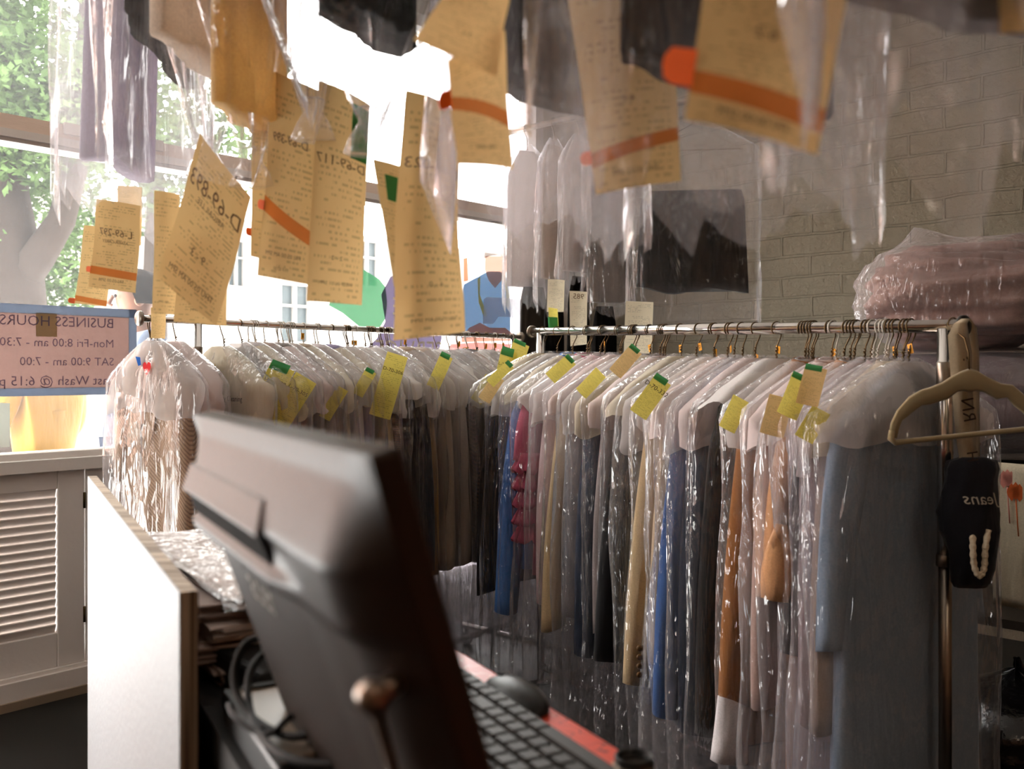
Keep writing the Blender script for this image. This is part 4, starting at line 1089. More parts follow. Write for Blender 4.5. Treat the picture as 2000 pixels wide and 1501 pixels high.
cp = [Vector((P(px, HY, d).x, P(px, HY, d).y, RZ))+o for px, d in ((975, 4.06), (1030, 3.95), (1082, 3.85), (1130, 3.78), (1186, 3.7), (1352, 3.55), (1440, 3.5))]
m = MB(); m.tube(cp, .0125, 12); m.build('rail_tube', STEEL, rl)
for p in (cp[0], cp[-1]): m = MB(); m.tube([p, p+UP*(CEIL-RZ)], .008, 10); m.build('ceiling_hanger', STEEL, rl)

# ------------------------------------------------------------------ manila tickets
GT = 'manila tickets hanging from the overhead bags'
def receipt(label, tl, tr, br, bl, d, bend=.008, code=None, code_v=.22, csize=None, band=None, flag=None, lines=(), green=None, twist=0.0, dr=None, group=GT, mat=MANILA, name='ticket', mirror=True, curl=0.0):
    """paper slip through four picture corners at depth d (right edge at dr)"""
    dr = dr or d
    C = [P(*tl, d), P(*tr, dr), P(*br, dr), P(*bl, d)]
    org = (C[0]+C[1])/2
    nrm = (C[1]-C[0]).cross(C[3]-C[0]).normalized()
    if nrm.y > 0: nrm = -nrm
    W = (C[1]-C[0]).length; H = ((C[3]+C[2])/2-org).length
    root = empty(name, label, 'ticket', group, loc=org)
    def S(u, v, k=0.0):
        p = C[0]*(1-u)*(1-v)+C[1]*u*(1-v)+C[2]*u*v+C[3]*(1-u)*v-org
        return p+nrm*(bend*sin(pi*u)*(1-.3*v)+bend*.8*sin(2.3*v*pi+1)*.4+twist*(u-.5)*v+curl*max(0, .22-u)**1.5*30*v**.5*-1+k)
    m = MB(); nu, nv = 14, 22; m.grid(lambda u, v: S(u, v), nu, nv)
    uv = [(1-i/nu if mirror else i/nu, 1-j/nv) for j in range(nv+1) for i in range(nu+1)]
    sh = m.build('paper_sheet', mat, root, uv=uv)
    if code:
        cs = csize or W*.24
        text_mesh(code, cs, lambda a, b: S(.5+a/W, code_v-b/H, .0006), 'ticket_number', INK_SOFT, sh, mirror=mirror)
    for (txt, vv, k) in lines:
        text_mesh(txt, W*k, lambda a, b: S(.5+a/W, vv-b/H, .0006), 'ticket_lettering', INK_SOFT, sh, mirror=mirror)
    if band:
        v0, v1, th = band
        m = MB(); m.grid(lambda u, v: S(u, (v0+(v1-v0)*u)+th*(v-.5), .0004), 14, 3); m.build('highlighter_band', HILITE, sh)
    if flag:
        vf, wf, hf = flag
        m = MB(); f0 = S(0.0, vf); ax = (S(0, vf)-S(.1, vf)).normalized(); ay = (S(0, vf+.1)-S(0, vf)).normalized()
        n = 8
        poly = [(-.08*wf, -hf/2), (wf*.75, -hf/2), (wf*.97, -hf*.25), (wf, .0), (wf*.9, hf*.35), (wf*.6, hf/2), (-.08*wf, hf/2)]
        m.prism(poly, f0+nrm*.0006, ax, ay, nrm, .0006); m.build('orange_flag', ORANGE, sh, False)
    if green:
        u0, u1, v0, v1 = green
        m = MB(); m.grid(lambda u, v: S(u0+(u1-u0)*u, v0+(v1-v0)*v, .0008), 4, 4); m.build('green_slip', GREEN, sh)
    return root
receipt('big manila ticket closest to the lens, orange flag and band near its lower end', (1392, -150), (1672, -100), (1595, 305), (1338, 236), .55, bend=.01, band=(.80, .84, .12), flag=(.735, .02, .024), lines=(('FRI 05:00 5PM', .93, .09), ('6-2', .5, .12)), dr=.53)
receipt('manila ticket with a low orange band hanging over the middle of the room', (1098, -80), (1308, -90), (1330, 355), (1165, 381), .88, bend=.012, band=(.86, .79, .06), flag=(.845, .011, .013), lines=(('THU 05/12 5PM', .93, .08), ('4-1', .62, .1)), dr=.86)
receipt('twisted manila ticket lower half with orange flag, above the brick wall rack', (872, 120), (985, 60), (1001, 331), (893, 322), .78, bend=.006, band=(.40, .64, .12), flag=(.355, .011, .015), lines=(('FRI 5PM', .85, .1),), dr=.80)
receipt('tilted manila ticket with a slanting orange stroke, crossing the twisted one', (905, -60), (1000, -30), (968, 150), (806, 78), .74, bend=.005, lines=(('3-1', .7, .1),), dr=.76)
receipt('long curled manila ticket hanging lowest over the window rack', (790, 178), (892, 232), (905, 648), (778, 664), 1.13, bend=.02, code='D-69-023', code_v=.28, lines=(('6 - 0', .78, .12), ('THU 05:00 AM 5PM', .93, .085)), dr=1.16, curl=.008)
receipt('narrow manila ticket half hidden behind the long curled one', (728, 310), (800, 330), (800, 580), (770, 560), 1.2, bend=.004, green=(.3, .8, .1, .3))
receipt('straight manila ticket with a dark green slip at its upper corner', (622, 158), (722, 205), (706, 596), (598, 588), 1.25, bend=.01, code='D-69-117', code_v=.34, green=(.66, 1.0, .04, .3), lines=(('2 - 2', .79, .11), ('WED 06/01 5PM', .91, .09)), dr=1.27)
receipt('manila ticket numbered 69-399 with a long slanting orange band', (532, 138), (626, 178), (606, 556), (505, 538), 1.33, bend=.008, code='D-69-399', code_v=.31, csize=.018, band=(.64, .77, .075), flag=(.655, .014, .014), lines=(('FRI 05:00 AM 5PM', .88, .09), ('M-F 07:00', .95, .07)), dr=1.29)
receipt('manila ticket showing only its edge and orange flag behind number 69-399', (492, 240), (560, 250), (570, 520), (490, 500), 1.38, bend=.004, flag=(.82, .008, .012))
receipt('tilted manila ticket numbered D-69-893 under a knotted bag', (392, 262), (492, 385), (424, 636), (308, 540), 1.36, bend=.006, code='D-69-893', code_v=.26, lines=(('ABIGAIL LEE', .36, .09), ('9 - 3', .68, .13), ('THU 05:00 AM 5PM', .87, .09)), dr=1.33)
receipt('manila ticket end hanging straight beneath the tilted D-69-893 one', (350, 470), (444, 440), (443, 636), (340, 628), 1.42, bend=.005, lines=(('4 - 2', .6, .1), ('THU 5PM', .85, .09)))
receipt('slim manila ticket behind the tilted D-69-893 one', (302, 372), (352, 380), (345, 615), (298, 612), 1.47, bend=.006, lines=(('FRI 5PM', .9, .12),))
receipt('manila ticket numbered L-69-297 with a flat orange band by the window', (190, 388), (276, 402), (266, 572), (174, 560), 1.62, bend=.006, code='L-69-297', code_v=.36, csize=.018, band=(.80, .82, .09), flag=(.80, .009, .01), lines=(('ASHER CAREY', .46, .09), ('FRI 05:00 5PM', .9, .09)), dr=1.6)
receipt('manila ticket with an orange flag at its bottom, behind L-69-297', (165, 440), (225, 445), (209, 599), (146, 592), 1.68, bend=.005, band=(.93, .96, .07), flag=(.97, .013, .01))
receipt('faint manila ticket showing above L-69-297 inside the bag', (230, 362), (278, 366), (276, 480), (228, 470), 1.74, bend=.004)
receipt('short narrow manila ticket in front of the window rack rail end', (295, 600), (324, 600), (323, 661), (295, 660), 2.12, bend=.004, mirror=False)
receipt('blank corner of a manila ticket high up by the brick wall', (1955, -140), (2090, -140), (2080, 74), (1950, 66), .52, bend=.004)
PALE = paper('pale_ticket', lin('e9dcc0'), .4, uvprint=True)
receipt('folded cream ticket hanging among the corner bags', (1070, 545), (1103, 547), (1101, 609), (1068, 609), 3.7, bend=.01, mat=PALE, group='tickets in the room corner')
receipt('pale ticket with yellow top hanging in the corner above the brick wall rack', (1112, 568), (1147, 570), (1146, 672), (1114, 676), 3.62, bend=.01, mat=PALE, code='985', code_v=.1, csize=.03, group='tickets in the room corner')
receipt('pale ticket on the brick wall beneath the black skirt bag', (1222, 588), (1276, 590), (1273, 690), (1218, 690), 3.45, bend=.008, mat=PALE, group='tickets in the room corner')
receipt('yellow slip with green end hanging in the corner by the rail cap', (1071, 600), (1089, 603), (1091, 640), (1073, 641), 3.68, bend=.004, mat=YELLOW, green=(-.1, .95, .45, 1.0), group='tickets in the room corner')
# crumpled plastic folded over the D-69-893 ticket's top
pk = MB(); rnd = random.Random(8)
cc = P(442, 318, 1.33)
def pf(u, v):
    return Vector(((u-.5)*.078, -.006+.006*noise.noise(Vector((u*6, v*6, 2))), (.5-v)*.066+.006*noise.noise(Vector((u*5, v*3, 7)))))
pk.grid(pf, 16, 14); w_ = pk.build('plastic_wrap', FILM_B); w_.location = cc; w_.rotation_euler = (0, radians(14), 0)
tag(w_, 'crumpled scrap of plastic over the top of the tilted D-69-893 ticket', 'plastic wrap')

# ------------------------------------------------------------------ window: hours sign, decals, notice
def ploc(poly, o0, o1, mb=None):
    """prism on the window plane from picture corners, o0..o1 metres in front of the glass line"""
    mb = mb or MB(); q = [wpix(*p) for p in poly]
    n = len(q); a = [wp(s, z, o0) for s, z in q]; b = [wp(s, z, o1) for s, z in q]
    mb.add(a+b, [tuple(range(n)), tuple(range(n, 2*n))[::-1]]+[(i, (i+1) % n, (i+1) % n+n, i+n) for i in range(n)])
    return mb
sg = empty('hours_sign', 'brown cardboard opening hours sign with blue-grey border hung in the window', 'sign', loc=wp(*wpix(130, 690), 0.02))
so = -Vector(sg.location)
def shift(mb): mb.v = [tuple(Vector(v)+so) for v in mb.v]; return mb
kraft = paper('sign_card', lin('c2afaa'), .55)
border = paper('sign_border', lin('a6b1c0'), .5)
sL = -.33; s_r, ztp = wpix(262, 605); _, zbt = wpix(258, 769)
m = MB(); wbox(m, sL, s_r-.028, zbt+.026, ztp-.03, .016, .0185); shift(m).build('sign_card', kraft, sg, False)
m = MB()
for k in ((sL, s_r, ztp-.03, ztp), (sL, s_r, zbt, zbt+.026), (s_r-.028, s_r, zbt, ztp), (sL, sL+.028, zbt, ztp)): wbox(m, k[0], k[1], k[2], k[3], .015, .0195)
shift(m).build('sign_border', border, sg, False)
m = MB(); s_a, _ = wpix(66, 640); s_b, _ = wpix(107, 640); wbox(m, s_a, s_b, ztp-.105, ztp-.026, .019, .0195); shift(m).build('tape_patch', paper('sign_tape', lin('cdb48f'), .4), sg, False)
SIGN_INK = paper('sign_ink', lin('94869a'), .45)
for txt, py, sz in (('BUSINESS HOURS', 633, .048), ('Mon-Fri 8:00 am - 7:30', 672, .04), ('SAT 9:00 am - 7:00', 707, .04), ('Last Wash @ 6:15 pm', 743, .045)):
    sc_, zc_ = wpix(218, py)
    text_mesh(txt, sz, lambda a, b: wp(sc_+a*1.0, zc_+b, .0205)+so, 'sign_lettering', SIGN_INK, sg, mirror=True, align='LEFT')
nt_ = MB(); ploc([(-60, 783), (18, 787), (18, 872), (-60, 878)], .004, .006, nt_); tag(nt_.build('paper_notice', paper('notice_paper', lin('e6ebe6'), .5), None, False), 'white paper notice taped low in the window below the hours sign', 'notice')

dc = empty('window_decal', 'purple and green service decal with pale mirrored lettering stuck on the shop window', 'decal', loc=wp(*wpix(770, 620), .002)); so = -Vector(dc.location)
shift(ploc([(642, 596), (668, 610), (705, 640), (735, 650), (752, 622), (756, 590), (752, 560), (740, 545), (700, 520), (668, 540), (650, 570)], .0, .0012)).build('green_leaf_shape', film('decal_green', lin('6fae8a'), .62), dc, False)
pts = [(752+75*cos(a)*1.05+22, 628+105*sin(a)) for a in [2*pi*k/36 for k in range(36)]]
pts = [(max(700, x) if y > 640 else max(744, x), min(716, y)) for x, y in pts]
shift(ploc([(744, 575), (762, 540), (800, 528), (840, 545), (858, 600), (862, 660), (850, 716), (694, 716), (712, 684), (736, 660), (752, 628)], .0015, .0026)).build('purple_badge', film('decal_purple', lin('8d80a3'), .66), dc, False)
DL = film('decal_cream', lin('f3ecc0'), .9)
def dtext(txt, px, py, sz, al='LEFT'):
    sc_, zc_ = wpix(px, py)
    text_mesh(txt, sz, lambda a, b: wp(sc_+a, zc_+b, .0042)+so, 'decal_lettering', DL, dc, mirror=True, align=al)
s_m, _ = wpix(800, 600)
dtext('SAME', 810, 602, .115, 'CENTER'); dtext('DAY', 810, 640, .1, 'CENTER'); dtext('SERVICE', 800, 684, .115, 'CENTER')
tl_ = empty('tailor_decal', 'tailor at a sewing machine, illustrated window decal with a blue shirt', 'decal', loc=wp(*wpix(950, 600), .002)); so = -Vector(tl_.location)
def dec(name, poly, col, al, o): shift(ploc(poly, o, o+.001)).build(name, film('d_'+name, lin(col), al*.75), tl_, False)
dec('backdrop_panel', [(868, 700), (1046, 700), (1046, 590), (1020, 540), (905, 545), (868, 600)], 'f2f2f4', .35, .0)
dec('shelf_bottles', [(905, 505), (912, 503), (914, 548), (905, 550)], 'c98b52', .6, .001)
dec('blue_shirt', [(896, 640), (898, 585), (906, 555), (930, 542), (952, 530), (975, 530), (992, 545), (996, 600), (996, 660), (900, 660)], '4f83ad', .72, .0012)
dec('head', [(947, 500), (988, 500), (990, 528), (978, 548), (966, 562), (954, 548), (946, 525)], 'f3cdbd', .75, .0024)
dec('hair', [(944, 505), (946, 484), (960, 474), (982, 476), (992, 490), (989, 508), (975, 498), (955, 500)], '8f7f78', .5, .0036)
for pl in ([(932, 545), (937, 540), (936, 575), (945, 600), (950, 618), (944, 618), (934, 590)], [(980, 532), (985, 536), (994, 575), (993, 600), (988, 600), (988, 572)]): dec('tape_measure', pl, 'eadf96', .8, .0024)
dec('sewing_machine', [(944, 584), (950, 580), (1030, 585), (1034, 610), (1032, 660), (1000, 660), (1002, 626), (996, 619), (972, 618), (962, 632), (942, 632)], 'e8eaf0', .85, .0036)
dec('pink_hand', [(900, 660), (915, 640), (936, 630), (955, 640), (985, 640), (1000, 652), (1000, 665), (900, 668)], 'efb8a4', .8, .0048)
dec('pink_table', [(880, 672), (930, 668), (1000, 672), (1000, 700), (872, 700)], 'ef9a92', .6, .0006)

# ------------------------------------------------------------------ counter
CO = P(960, 1307, 1.019); CO.z = 0
E = Vector((-.482, .876, 0)).normalized(); NN = Vector((.876, .482, 0)).normalized()
CT = CAMZ-.33
def cp_(e, n, z): return CO+E*e+NN*n+UP*z
def cbox(mb, e0, e1, n0, n1, z0, z1, off=Vector()):
    return mb.box(cp_((e0+e1)/2, (n0+n1)/2, (z0+z1)/2)+off, (e1-e0, n1-n0, z1-z0), (E, NN, UP))
ct = empty('counter', 'service counter with a red patterned laminate top and dark body', 'counter', loc=cp_(0, -.15, 0)); off = -Vector(ct.location)
m = MB(); cbox(m, -.95, 1.02, -.30, 0, CT-.03, CT, off); bevel(m.build('countertop', counter_mat(), ct, False), .004)
m = MB(); cbox(m, -.9, 1.0, -.28, -.04, 0, CT-.03, off); m.build('counter_body', solid('counter_body', lin('3a2e26'), .6), ct, False)
mt = MB(); mt.box(cp_(.0, -.222, CT+.0012), (1.8, .15, .0024), (E, NN, UP))  # thin sheet added to hide the red top and darken this strip
tag(mt.build('dark_cover', RUBBER, None, False), 'thin black sheet covering the counter top under the monitor and printer', 'mat')
m = MB(); cbox(m, -.95, 1.02, -.3025, -.296, CT-.031, CT+.0026, -Vector(ct.location)); m.build('edge_band', RUBBER, ct, False, 'black edge band')  # black strip added to darken the red edge on this side
bd = empty('white_board', 'white painted plywood board standing along the customer side of the counter', 'board', loc=cp_(.5, -.325, 0)); off = -Vector(bd.location)
BT = CAMZ-.20
bw = solid('white_board_paint', lin('b2b6bb'), .55, 0, .3, (90, .12), .03, 9)
m = MB(); cbox(m, -.03, 1.02, -.3335, -.332, 0, BT, off); m.build('painted_face', bw, bd, False)
m = MB(); cbox(m, -.03, 1.02, -.332, -.318, 0, BT, off)
pe = m.build('plywood_core', ply_mat(), bd, False); 
cl_ = MB(); cbox(cl_, -.03, 1.02, -.318, -.317, 0, BT-.001, off); cl_.build('inner_face', solid('board_inner', lin('4a3d33'), .7), bd, False)

# monitor, seen from behind, leaning back on its leg
mo = empty('monitor', 'black desktop monitor leaning back on the counter, seen from behind', 'monitor', loc=cp_(-.32, -.234, CT+.0024)); off = Vector()
mo.rotation_euler = (0, 0, atan2(E.y, E.x))
LEAN = radians(17)
ML, MH = .42, .308
def mpt(x, b, h):
    """x along the screen (far end positive), b out of the back, h up the leaning panel"""
    y = -b*cos(LEAN)+h*sin(LEAN)*1.0
    z = h*cos(LEAN)+b*sin(LEAN)*0.0 + b*-sin(LEAN)*-1.0
    return Vector((x, y, z))
# local +y of the empty points to the customer side (-NN is customer side): E x up = ?
ycust = Vector((-E.y, E.x, 0))
sgn = 1 if ycust.dot(-NN) > 0 else -1
def mp(x, b, h):
    y = sgn*(h*sin(LEAN)+b*cos(LEAN)); z = h*cos(LEAN)-b*sin(LEAN)
    return Vector((x, y, z))
def back(x, h):
    f = h/MH; ex = min(1, (ML/2-abs(x))/.045); ex = max(0, ex); ex = sin(ex*pi/2)
    sm = max(0, min(1, (x+.125)/.07)); sm = sm*sm*(3-2*sm)
    if f > .955: b = .012+(1-f)/.045*.004
    elif f > .84: b = .016+(.955-f)/.115*.020
    elif f > .765: b = .036-.003*sm*sin((.84-f)/.075*pi)
    elif f > .735: b = .036+.006*sm
    elif f > .70: b = .036+.006*sm-(.735-f)/.035*.014*(.4+.6*sm)
    else:
        b0 = .036+.006*sm-.014*(.4+.6*sm); b = b0-(.70-f)/.70*.012
    return .012+(b-.012)*ex
MBLK = solid('monitor_black', lin('2a1d15'), .45, 0, .14, (220, .05))
m = MB(); nu, nv = 60, 130
m.grid(lambda u, v: mp((u-.5)*ML, back((u-.5)*ML, v*MH), v*MH), nu, nv)
m.build('back_shell', MBLK, mo)
m = MB()
m.loft([[mp(x, -.004, h) for x, h in ((-ML/2, 0), (ML/2, 0), (ML/2, MH), (-ML/2, MH))], [mp(x, .0125, h) for x, h in ((-ML/2, 0), (ML/2, 0), (ML/2, MH), (-ML/2, MH))]], True, True, True)
bevel(m.build('bezel', MBLK, mo, False), .003)
m = MB(); m.add([mp(-ML/2+.012, -.0045, .02), mp(ML/2-.012, -.0045, .02), mp(ML/2-.012, -.0045, MH-.012), mp(-ML/2+.012, -.0045, MH-.012)], [(0, 1, 2, 3)]); m.build('screen', solid('screen_glass', lin('0b0c10'), .1, 0, .6), mo, False)
# vent slot: near-black slab under a lip, the recess shade put into its colour
x0, x1 = -.055, ML/2-.02; h0, h1 = MH*.77, MH*.838
bk_ = lambda h: back(0, h)
m = MB(); ring = lambda dz: [mp(x0, bk_(h0)+dz, h0), mp(x1-.004, bk_(h0)+dz, h0), mp(x1-.012, bk_(h1)+dz, h1), mp(x0+.006, bk_(h1)+dz, h1)]
m.loft([ring(-.002), ring(.0012)], True, True, True)
m.build('vent_slot', solid('vent_shade', lin('0c0a09'), .9, 0, .1), mo, False)
m = MB(); m.loft([[mp(x0-.004, bk_(h1)-.003, h1), mp(x1, bk_(h1)-.003, h1), mp(x1-.004, bk_(h1+.016)-.003, h1+.016), mp(x0+.004, bk_(h1+.016)-.003, h1+.016)], [mp(x0-.004, bk_(h1)+.005, h1-.002), mp(x1, bk_(h1)+.005, h1-.002), mp(x1-.004, bk_(h1+.016)+.0015, h1+.016), mp(x0+.004, bk_(h1+.016)+.0015, h1+.016)]], True, True, True)
bevel(m.build('vent_lip', MBLK, mo, False), .002)
for hx in (.10, .02): 
    m = MB(); m.lathe([(.0028, -.001), (.0028, .0006)], mp(hx, back(hx, MH*.66), MH*.66), mp(0, 1, 0), 10); m.build('screw_hole', solid('vent_shade', lin('0c0a09'), .9, 0, .1), mo)  # flat black discs, the shade inside the holes put into their colour
LOGO = solid('logo_grey', lin('9d968c'), .4)
text_mesh('acer', .042, lambda a, b: mp(.062-a*1.0, back(.06, MH*.62+b)+.0006, MH*.62+b), 'brand_lettering', LOGO, mo)
hx = -.19
mrot = Matrix.Rotation(-atan2(E.y, E.x), 3, 'Z')
m = MB(); k0 = mp(hx, back(hx, .2)+.012, .2); k1 = mrot @ (P(768, 1506, .435)-Vector(mo.location)); k2 = mrot @ (Vector((-.09, .37, CT+.003))-Vector(mo.location))
m.tube([mp(hx, back(hx, .2)-.004, .202), k0, k0.lerp(k1, .12), k1, k2], [.005, .006, .0038, .0032, .0032], 10); m.lathe([(.003, -.006), (.0075, -.0045), (.0075, .0045), (.003, .006)], k0, (1, 0, 0), 16); m.build('kickstand', solid('satin_metal', lin('8c7a6c'), .3, .9), mo)

# keyboard
kb = empty('keyboard', 'black keyboard lying on the red counter beside the monitor', 'keyboard', loc=cp_(-.175, -.108, CT)); kb.rotation_euler = (0, 0, atan2(E.y, E.x))
KW, KD = .45, .132
m = MB(); m.box((0, 0, .0075), (KW, KD, .013)); bevel(m.build('keyboard_body', BLACK, kb, False), .004)
KEY = solid('keycaps', lin('2f2a26'), .5, 0, .3)
m = MB()
def key(cx, cy, w, d_): 
    h0, h1 = .0142, .0182; a, b_ = w/2, d_/2
    m.loft([[Vector((cx+sx*a, cy+sy*b_, h0)) for sx, sy in ((-1, -1), (1, -1), (1, 1), (-1, 1))], [Vector((cx+sx*(a-.0012), cy+sy*(b_-.0012), h1)) for sx, sy in ((-1, -1), (1, -1), (1, 1), (-1, 1))]], True, False, True)
for r_ in range(6):
    y = -KD/2+.0155+r_*.0199
    x = -KW/2+.0145; ci = 0
    while x < KW/2-.008:
        w = .0165
        if r_ == 0 and 3 < ci < 5: w = .105
        elif r_ in (1, 2) and ci in (0, 12): w = .033
        if x+w > KW/2-.004: break
        key(x+w/2-.008, y*(1 if sgn > 0 else 1), w, .0163); x += w+.0028; ci += 1
m.build('keys', KEY, kb, False)
# small desk things
ms = empty('computer_mouse', 'black computer mouse between keyboard and counter edge', 'mouse', loc=cp_(-.10, -.026, CT)); ms.rotation_euler = (0, 0, atan2(E.y, E.x))
m = MB(); m.grid(lambda u, v: Vector((.052*cos(2*pi*u)*cos(v*pi/2), .026*sin(2*pi*u)*cos(v*pi/2), .002+.02*sin(v*pi/2))), 24, 8); m.build('mouse_shell', BLACK, ms)
m = MB(); m.lathe([(.004, -.003), (.006, -.002), (.006, .002), (.004, .003)], (.028, 0, .016), (0, 1, 0), 14); m.build('scroll_wheel', RUBBER, ms)
sn = empty('pen_cup', 'black cup with a silver band at the near counter edge', 'cup', loc=cp_(-.318, -.04, CT))
m = MB(); m.lathe([(.014, .0), (.0155, .002), (.0155, .028), (.0145, .03), (.0125, .028), (.0125, .006)], (0, 0, 0), (0, 0, 1), 28); m.build('cup_body', BLACK, sn)
m = MB(); m.lathe([(.0156, .018), (.016, .0185), (.016, .023), (.0156, .0235)], (0, 0, 0), (0, 0, 1), 28); m.build('silver_band', STEEL, sn)
# ticket box at the far counter end
tb = empty('ticket_box', 'black box holding yellow tickets, at the far end of the counter behind the monitor', 'box', loc=cp_(.2, -.06, CT)); tb.rotation_euler = (0, 0, radians(-8))
m = MB()
for c_, s_ in (((0, 0, .003), (.075, .06, .006)), ((-.036, 0, .07), (.004, .06, .14)), ((.036, 0, .07), (.004, .06, .14)), ((0, .028, .07), (.075, .004, .14)), ((0, -.028, .045), (.075, .004, .09))): m.box(c_, s_)
m.build('box_shell', BLACK, tb, False)
for k, (a_, h_) in enumerate(((-.25, .132), (-.1, .112), (.12, .122))):
    tk_ = empty('yellow_ticket', ['yellow ticket leaning in the black ticket box, tallest of three', 'yellow ticket in the middle of the black ticket box', 'yellow ticket marked 3 at the front of the black ticket box'][k], 'ticket', 'tickets in the black box', loc=cp_(.2, -.06, CT)+Vector((0, -.012+.012*k-.004, .006)), rz=radians(-8))
    m = MB(); ww = .024; ca, sa = cos(a_), sin(a_)
    q = [Vector((x*ca+z*sa*.0-.008*k+.0, .0, z))+Vector((z*sin(a_)*.3, 0, 0)) for x, z in ((-ww, 0), (ww, 0), (ww, h_), (-ww, h_))]
    m.add(q, [(0, 1, 2, 3)]); sh = m.build('ticket_sheet', paper('amber_ticket', lin('d9a83c'), .3), tk_, False, solid=.0004)
    if k == 2: text_mesh('3', .03, lambda a, b: Vector((a+.01, -.0008, h_*.8+b)), 'ticket_number', INK, tk_)
# stack of folders and papers between board and monitor
FOL = [('f', 'c9b6ac', .30), ('p', 'b9a79e', .29), ('p', 'd8c8c0', .30), ('p', 'a8978f', .28), ('p', 'cdbcb3', .31)]
zz = CT+.0024
PL = ['lowest paper bundle of the pile between white board and monitor', 'second paper bundle up the pile behind the monitor', 'third paper bundle up the pile behind the monitor', 'fourth paper bundle of the pile behind the monitor', 'plastic covered top paper bundle of the pile behind the monitor']
for k in range(5):
    th = (.022, .02, .018, .018, .014)[k]
    pb_ = empty('paper_bundle', PL[k], 'papers', 'papers piled on the counter', loc=cp_(.28, -.19, zz), rz=atan2(E.y, E.x)+radians((4, -5, 2, -3, 6)[k]))
    L_, W_ = (.40, .38, .40, .36, .42)[k], .2
    m = MB(); rnd = random.Random(k)
    for q in range(7):
        z0 = th*q/7
        m.box((rnd.uniform(-.006, .006), rnd.uniform(-.006, .006), z0+th/14), (L_+rnd.uniform(-.01, .01), W_+rnd.uniform(-.01, .004), th/7*.8))
    m.build('paper_sheets', solid('papers'+FOL[k][1], lin(FOL[k][1]), .8), pb_, False)
    if k == 4:
        m = MB(); m.grid(lambda u, v: Vector(((u-.5)*(L_+.05), (v-.5)*(W_+.03), th+.004+.006*noise.noise(Vector((u*5, v*4, 1)))-.03*max(0, abs(u-.5)-.45)*8)), 24, 12); m.build('plastic_sheet', FILM_B, pb_)
    zz += th+.0012
# receipt printer and card reader, with their cables
pr = empty('receipt_printer', 'low grey-topped receipt printer on the counter below the monitor', 'printer', loc=cp_(-.12, -.252, CT+.0024)); pr.rotation_euler = (0, 0, atan2(E.y, E.x))
m = MB(); m.box((0, 0, .016), (.2, .084, .032)); bevel(m.build('printer_body', BLACK, pr, False), .004)
m = MB(); m.box((-.01, 0, .0345), (.17, .074, .005)); bevel(m.build('printer_lid', solid('printer_lid', lin('8a7a6a'), .38), pr, False), .002)
m = MB(); m.box((.07, -.0, .0385), (.008, .06, .003)); m.build('paper_slot', RUBBER, pr, False)
ad = empty('power_adapter', 'black power adapter block between paper pile and receipt printer', 'adapter', loc=cp_(.055, -.235, CT+.0024)); ad.rotation_euler = (0, 0, atan2(E.y, E.x)+.2)
m = MB(); m.box((0, 0, .019), (.13, .07, .038)); bevel(m.build('adapter_block', RUBBER, ad, False), .006)
def cable(label, pts, r=.0034, grp='black cables behind the monitor'):
    V = [Vector(p) for p in pts]; f = []
    for i in range(len(V)-1):
        p0 = V[max(i-1, 0)]; p1 = V[i]; p2 = V[i+1]; p3 = V[min(i+2, len(V)-1)]
        for k in range(8):
            t = k/8; f.append(.5*((2*p1)+(p2-p0)*t+(2*p0-5*p1+4*p2-p3)*t*t+(3*p1-p0-3*p2+p3)*t**3))
    f.append(V[-1]); m = MB(); m.tube(f, r, 8)
    return tag(m.build('cable', RUBBER), label, 'cable', grp)
cable('thick black cable looping upright above the receipt printer', [P(545, 1265, .8), P(515, 1245, .8), P(475, 1262, .79), P(457, 1320, .78), P(475, 1380, .76), P(520, 1420, .73), P(575, 1438, .71), P(640, 1420, .71), P(670, 1380, .73)])
cable('second black cable loop crossing down over the receipt printer lid', [P(552, 1268, .82), P(520, 1272, .82), P(490, 1310, .8), P(485, 1370, .77), P(505, 1430, .72), P(545, 1470, .68), P(600, 1490, .66), P(680, 1496, .65)])
cable('thin black cable running from the monitor across the printer', [P(650, 1318, .8), P(618, 1335, .79), P(600, 1375, .75), P(560, 1405, .73), P(530, 1432, .71), P(500, 1428, .72), P(460, 1400, .74), P(448, 1375, .76)], .0026)

